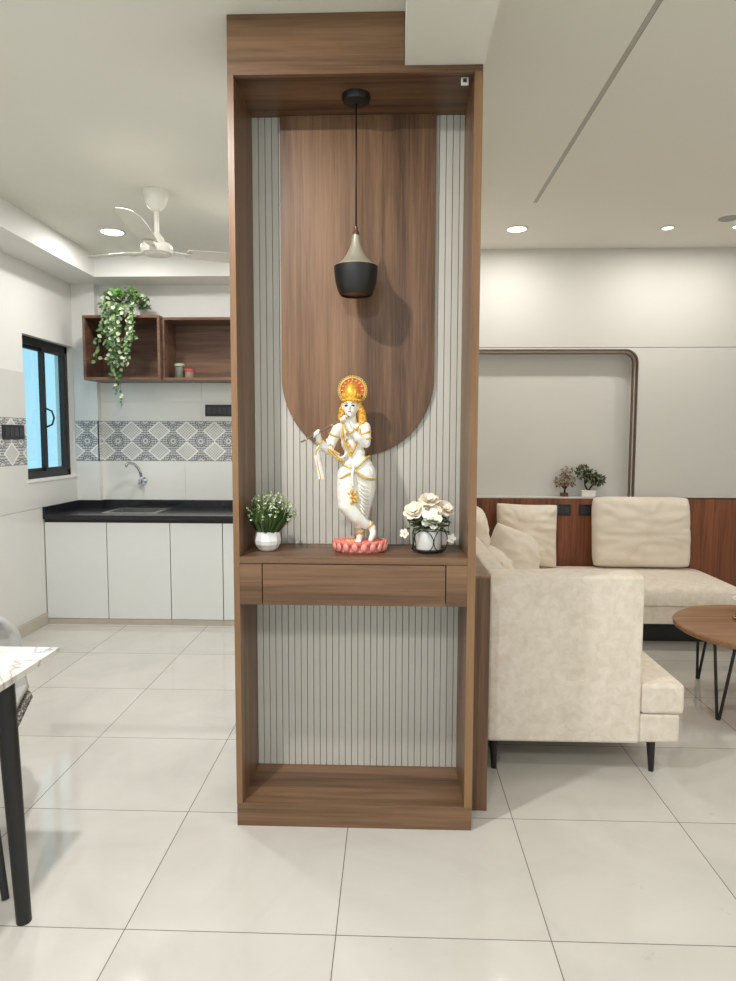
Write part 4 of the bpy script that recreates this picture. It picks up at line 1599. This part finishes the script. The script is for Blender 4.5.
r_ = math.radians
pillow('sofa_back_cushion', 'big wide cream back cushion leaning on the wood panelling', 0.74, 0.54, 0.19, (1.895, 5.075, 0.697), (r_(-7), 0, r_(-1)), 1, boxy=True, wrinkle=0.012)
pillow('sofa_back_cushion', 'square cream cushion upright against panelling in the sofa corner', 0.47, 0.49, 0.19, (1.035, 5.07, 0.665), (r_(-8), r_(1.5), r_(0)), 2, e=4, wrinkle=0.016)
pillow('throw_cushion', 'plump cream cushion tilted in front of the corner cushion, seam facing the end panel', 0.40, 0.42, 0.26, (0.775, 4.16, 0.630), (r_(-12), r_(20), r_(42)), 3, e=2.6, wrinkle=0.012)
pillow('sofa_back_cushion', 'cream back cushion leaning on the long sofa back near the corner', 0.56, 0.50, 0.19, (0.610, 4.74, 0.665), (r_(-8), r_(0), r_(80)), 4, e=4, wrinkle=0.012)
pillow('sofa_back_cushion', 'cream back cushion just behind the end panel, mostly hidden by display unit', 0.56, 0.40, 0.16, (0.59, 3.55, 0.600), (r_(-8), r_(0), r_(88)), 5, e=4, wrinkle=0.012)

# ------------------------------------------------------------------ coffee table
ct = thing('coffee_table', 'round walnut coffee table on black hairpin legs', 'table', (1.985, 3.50, 0))
b = B()
lathe(b, [(0, 0.394), (0.446, 0.394), (0.456, 0.400), (0.457, 0.418), (0.452, 0.424), (0, 0.424)], 72)
finish(b, 'table_top', M['table_wood'], ct, smooth=True, auto=40)
for a in (212, 117, 302, 32):
    a = math.radians(a)
    c, s = math.cos(a), math.sin(a)
    foot = Vector((0.405 * c, 0.405 * s, 0.012))
    b = B()
    tg = Vector((-s, c, 0))
    for q in (-1, 1):
        top = Vector((0.375 * c, 0.375 * s, 0.40)) + tg * 0.055 * q
        tube(b, [top, foot + tg * 0.006 * q], 0.0078, 10)
    ell(b, foot, (0.013, 0.013, 0.010), n=12, m=8)
    lg = finish(b, 'leg', M['black'], ct, smooth=True, auto=60)
    b = B()
    ell(b, foot + Vector((0, 0, -0.004)), (0.010, 0.010, 0.008), n=10, m=6)
    finish(b, 'foot_cap', M['white_plastic'], lg, smooth=True)
# things at the edge of the frame on the table
bo = thing('white_bowl', 'white ceramic bowl on the coffee table, cut off by the picture edge', 'bowl', (2.035, 3.76, 0.424))
b = B()
lathe(b, [(0, 0), (0.03, 0), (0.034, 0.006), (0.075, 0.07), (0.10, 0.075), (0.10, 0.079), (0.072, 0.076), (0.03, 0.012), (0, 0.012)], 36)
finish(b, 'bowl_body', M['ceramic'], bo, smooth=True, auto=40)
gb = thing('beaded_coaster', 'small gold beaded ornament on the coffee table beside the white bowl', 'ornament', (1.925, 3.61, 0.424))
b = B()
rng = random.Random(8)
lathe(b, [(0, 0), (0.055, 0), (0.055, 0.004), (0, 0.004)], 24)
finish(b, 'tray', M['gold_pale'], gb)
b = B()
for ring_r, n in ((0.055, 16), (0.04, 12), (0.022, 7)):
    for k in range(n):
        a = 2 * math.pi * (k + rng.random() * 0.3) / n
        ell(b, (ring_r * math.cos(a), ring_r * math.sin(a), 0.010 + rng.random() * 0.004), (0.008,) * 3, n=8, m=6)
finish(b, 'beads', plain('antique_gold_bead', rgb(170, 130, 78), 0.25, 0.7, var=0.3, scale=60), gb, smooth=True)


# ------------------------------------------------------------------ bonsai on the niche ledge
def bonsai(name, label, loc, pot_fn, branches, leafmat, n, ls, seed):
    rng = random.Random(seed)
    t = thing(name, label, 'plant', loc, group=None)
    pot_fn(t)
    b = B()
    lf = B()
    for (path, cr) in branches:
        m = len(path)
        tube(b, path, [0.008 * (1 - 0.65 * i / (m - 1)) for i in range(m)], 7)
        tip = Vector(path[-1])
        for k in range(n):
            d = rv(rng)
            while d.length > 1:
                d = rv(rng)
            p = tip + Vector((d.x * cr[0], d.y * cr[1], d.z * cr[2]))
            leaf(lf, p, d + rv(rng, 0.6), rv(rng), ls * rng.uniform(0.7, 1.3), ls * 0.55)
        for k in range(6):
            d = rv(rng)
            tube(b, [Vector(path[-2]).lerp(tip, 0.6), tip + Vector((d.x * cr[0], d.y * cr[1], d.z * cr[2])) * 0.85], [0.0022, 0.001], 5)
    finish(b, 'trunk', M['bark'], t, smooth=True)
    finish(lf, 'foliage', leafmat, t)


def pot_a(t):
    finish(bx(-0.027, 0.027, -0.025, 0.025, 0, 0.030), 'wooden_block', plain('dark_wood_block', rgb(92, 58, 44), 0.6), t, bevel=0.003)


def pot_b(t):
    b = B()
    box(b, -0.052, 0.052, -0.03, 0.03, 0.006, 0.046)
    box(b, -0.056, 0.056, -0.034, 0.034, 0.040, 0.050)
    box(b, -0.048, 0.048, -0.026, 0.026, 0.0, 0.008)
    finish(b, 'pot', M['ceramic'], t, bevel=0.002)


bonsai('dry_bonsai', 'sparse dry-leaved miniature tree on small dark block', (1.368, YV + 0.05, 0.946), pot_a,
       [([(0, 0, 0.025), (0.008, 0, 0.07), (-0.004, 0, 0.12), (0.012, 0, 0.19)], (0.042, 0.03, 0.045)), ([(0.005, 0, 0.06), (-0.02, 0, 0.085), (-0.038, 0, 0.115)], (0.035, 0.028, 0.035)),
        ([(0.004, 0, 0.06), (0.03, 0, 0.09), (0.045, -0.01, 0.12)], (0.032, 0.028, 0.038))], M['dry_leaf'], 100, 0.020, 3)
bonsai('green_bonsai', 'olive green bonsai with forked trunk in white rectangular pot', (1.553, YV + 0.05, 0.946), pot_b,
       [([(0, 0, 0.045), (-0.025, 0, 0.09), (-0.03, 0, 0.13), (-0.035, 0, 0.19)], (0.058, 0.035, 0.045)), ([(0.0, 0, 0.045), (0.025, 0, 0.08), (0.055, 0, 0.115), (0.078, 0, 0.13)], (0.05, 0.035, 0.036)),
        ([(-0.027, 0, 0.10), (0.0, 0, 0.13), (0.015, 0, 0.165)], (0.055, 0.035, 0.045))], M['bonsai_leaf'], 150, 0.026, 9)

# ------------------------------------------------------------------ dining table and chair
dt = thing('dining_table', 'dining table with white marble top and black legs, cut off by the picture edge', 'table', (-1.6, 1.55, 0))
b = B()
x1, x0, y1, y0 = -1.035, -2.25, 2.01, 1.10
outl = [(x0, y0), (x1, y0), (x1, y1), (x0, y1)]
zs_ = ((0.712, 0.030), (0.728, 0.004), (0.733, 0.0), (0.750, 0.0))
rings = [[b.verts.new((x + (ins if x < -1.6 else -ins) + 1.6, y + (ins if y < 1.55 else -ins) - 1.55, z)) for x, y in outl] for z, ins in zs_]
b.faces.new(list(reversed(rings[0])))
b.faces.new(rings[-1])
for ra, rb in zip(rings, rings[1:]):
    for k in range(4):
        b.faces.new((ra[k], ra[(k + 1) % 4], rb[(k + 1) % 4], rb[k]))
finish(b, 'table_top', M['marble'], dt, bevel=0.0015)
for (lx, ly, dx, dy) in ((-1.062, 1.800, -0.03, 0.0), (-2.22, 1.80, 0.03, 0.0), (-1.062, 1.25, -0.03, 0.0), (-2.22, 1.25, 0.03, 0.0)):
    b = B()
    tube(b, [(lx + 1.6 + dx, ly - 1.55 + dy, 0.712), (lx + 1.6, ly - 1.55, 0.0)], [0.028, 0.021], 16)
    finish(b, 'leg', M['black_matt'], dt, smooth=True, auto=50)

ch = thing('dining_chair', 'grey tub-backed dining chair pushed under the marble table', 'chair', (-1.51, 2.15, 0), math.radians(18))


def shell(off, z_off, name, mat, back=0.775):
    b = B()
    rows = []
    n = 20
    for i in range(n + 1):
        t_ = i / n
        # profile from the front seat edge to the top of the back
        if t_ < 0.5:
            y = -0.21 + 0.36 * (t_ / 0.5)
            z = 0.455 - 0.02 * math.sin(math.pi * t_ / 0.5)
        else:
            q = (t_ - 0.5) / 0.5
            y = 0.15 + 0.07 * math.sin(q * math.pi / 2)
            z = 0.455 + (back - 0.455) * q ** 1.15
        row = []
        w = 0.225 - (0.035 if off == 0 else 0.11) * max(0, (t_ - 0.5) / 0.5)
        if t_ > 0.86:
            w *= (1 - ((t_ - 0.86) / 0.14) ** 2 * 0.45)
        if t_ < 0.1:
            w *= 0.86 + 0.14 * t_ / 0.1
        for j in range(13):
            s = -1 + 2 * j / 12
            wing = (0.06 if off == 0 else 0.04) * abs(s) ** 3 * (math.sin(math.pi * min(1, t_ / 0.62)) if t_ < 0.62 else 0.0)
            wrap = -0.085 * abs(s) ** 2.5 * max(0, (t_ - 0.45) / 0.55)
            row.append(b.verts.new((s * (w + off), y + wrap + (off if t_ > 0.5 else 0), z + wing + z_off)))
        rows.append(row)
    for i in range(n):
        for j in range(12):
            b.faces.new((rows[i][j], rows[i][j + 1], rows[i + 1][j + 1], rows[i + 1][j]))
    o = finish(b, name, mat, ch, smooth=True)
    m = o.modifiers.new('thick', 'SOLIDIFY')
    m.thickness = 0.022
    m.offset = 0
    return o


shell(0.0, 0.0, 'seat_shell', M['chair_grey'])
shell(0.014, -0.024, 'outer_upholstery', M['speckle'], back=0.66)
for (lx, ly, fx, fy) in ((0.15, -0.17, 0.244, -0.355), (-0.15, -0.14, -0.26, -0.24), (0.15, 0.08, 0.20, 0.06), (-0.15, 0.13, -0.24, 0.22)):
    b = B()
    tube(b, [(lx, ly, 0.425), (fx, fy, 0.0)], [0.018, 0.011], 12)
    finish(b, 'leg', M['black'], ch, smooth=True, auto=50)
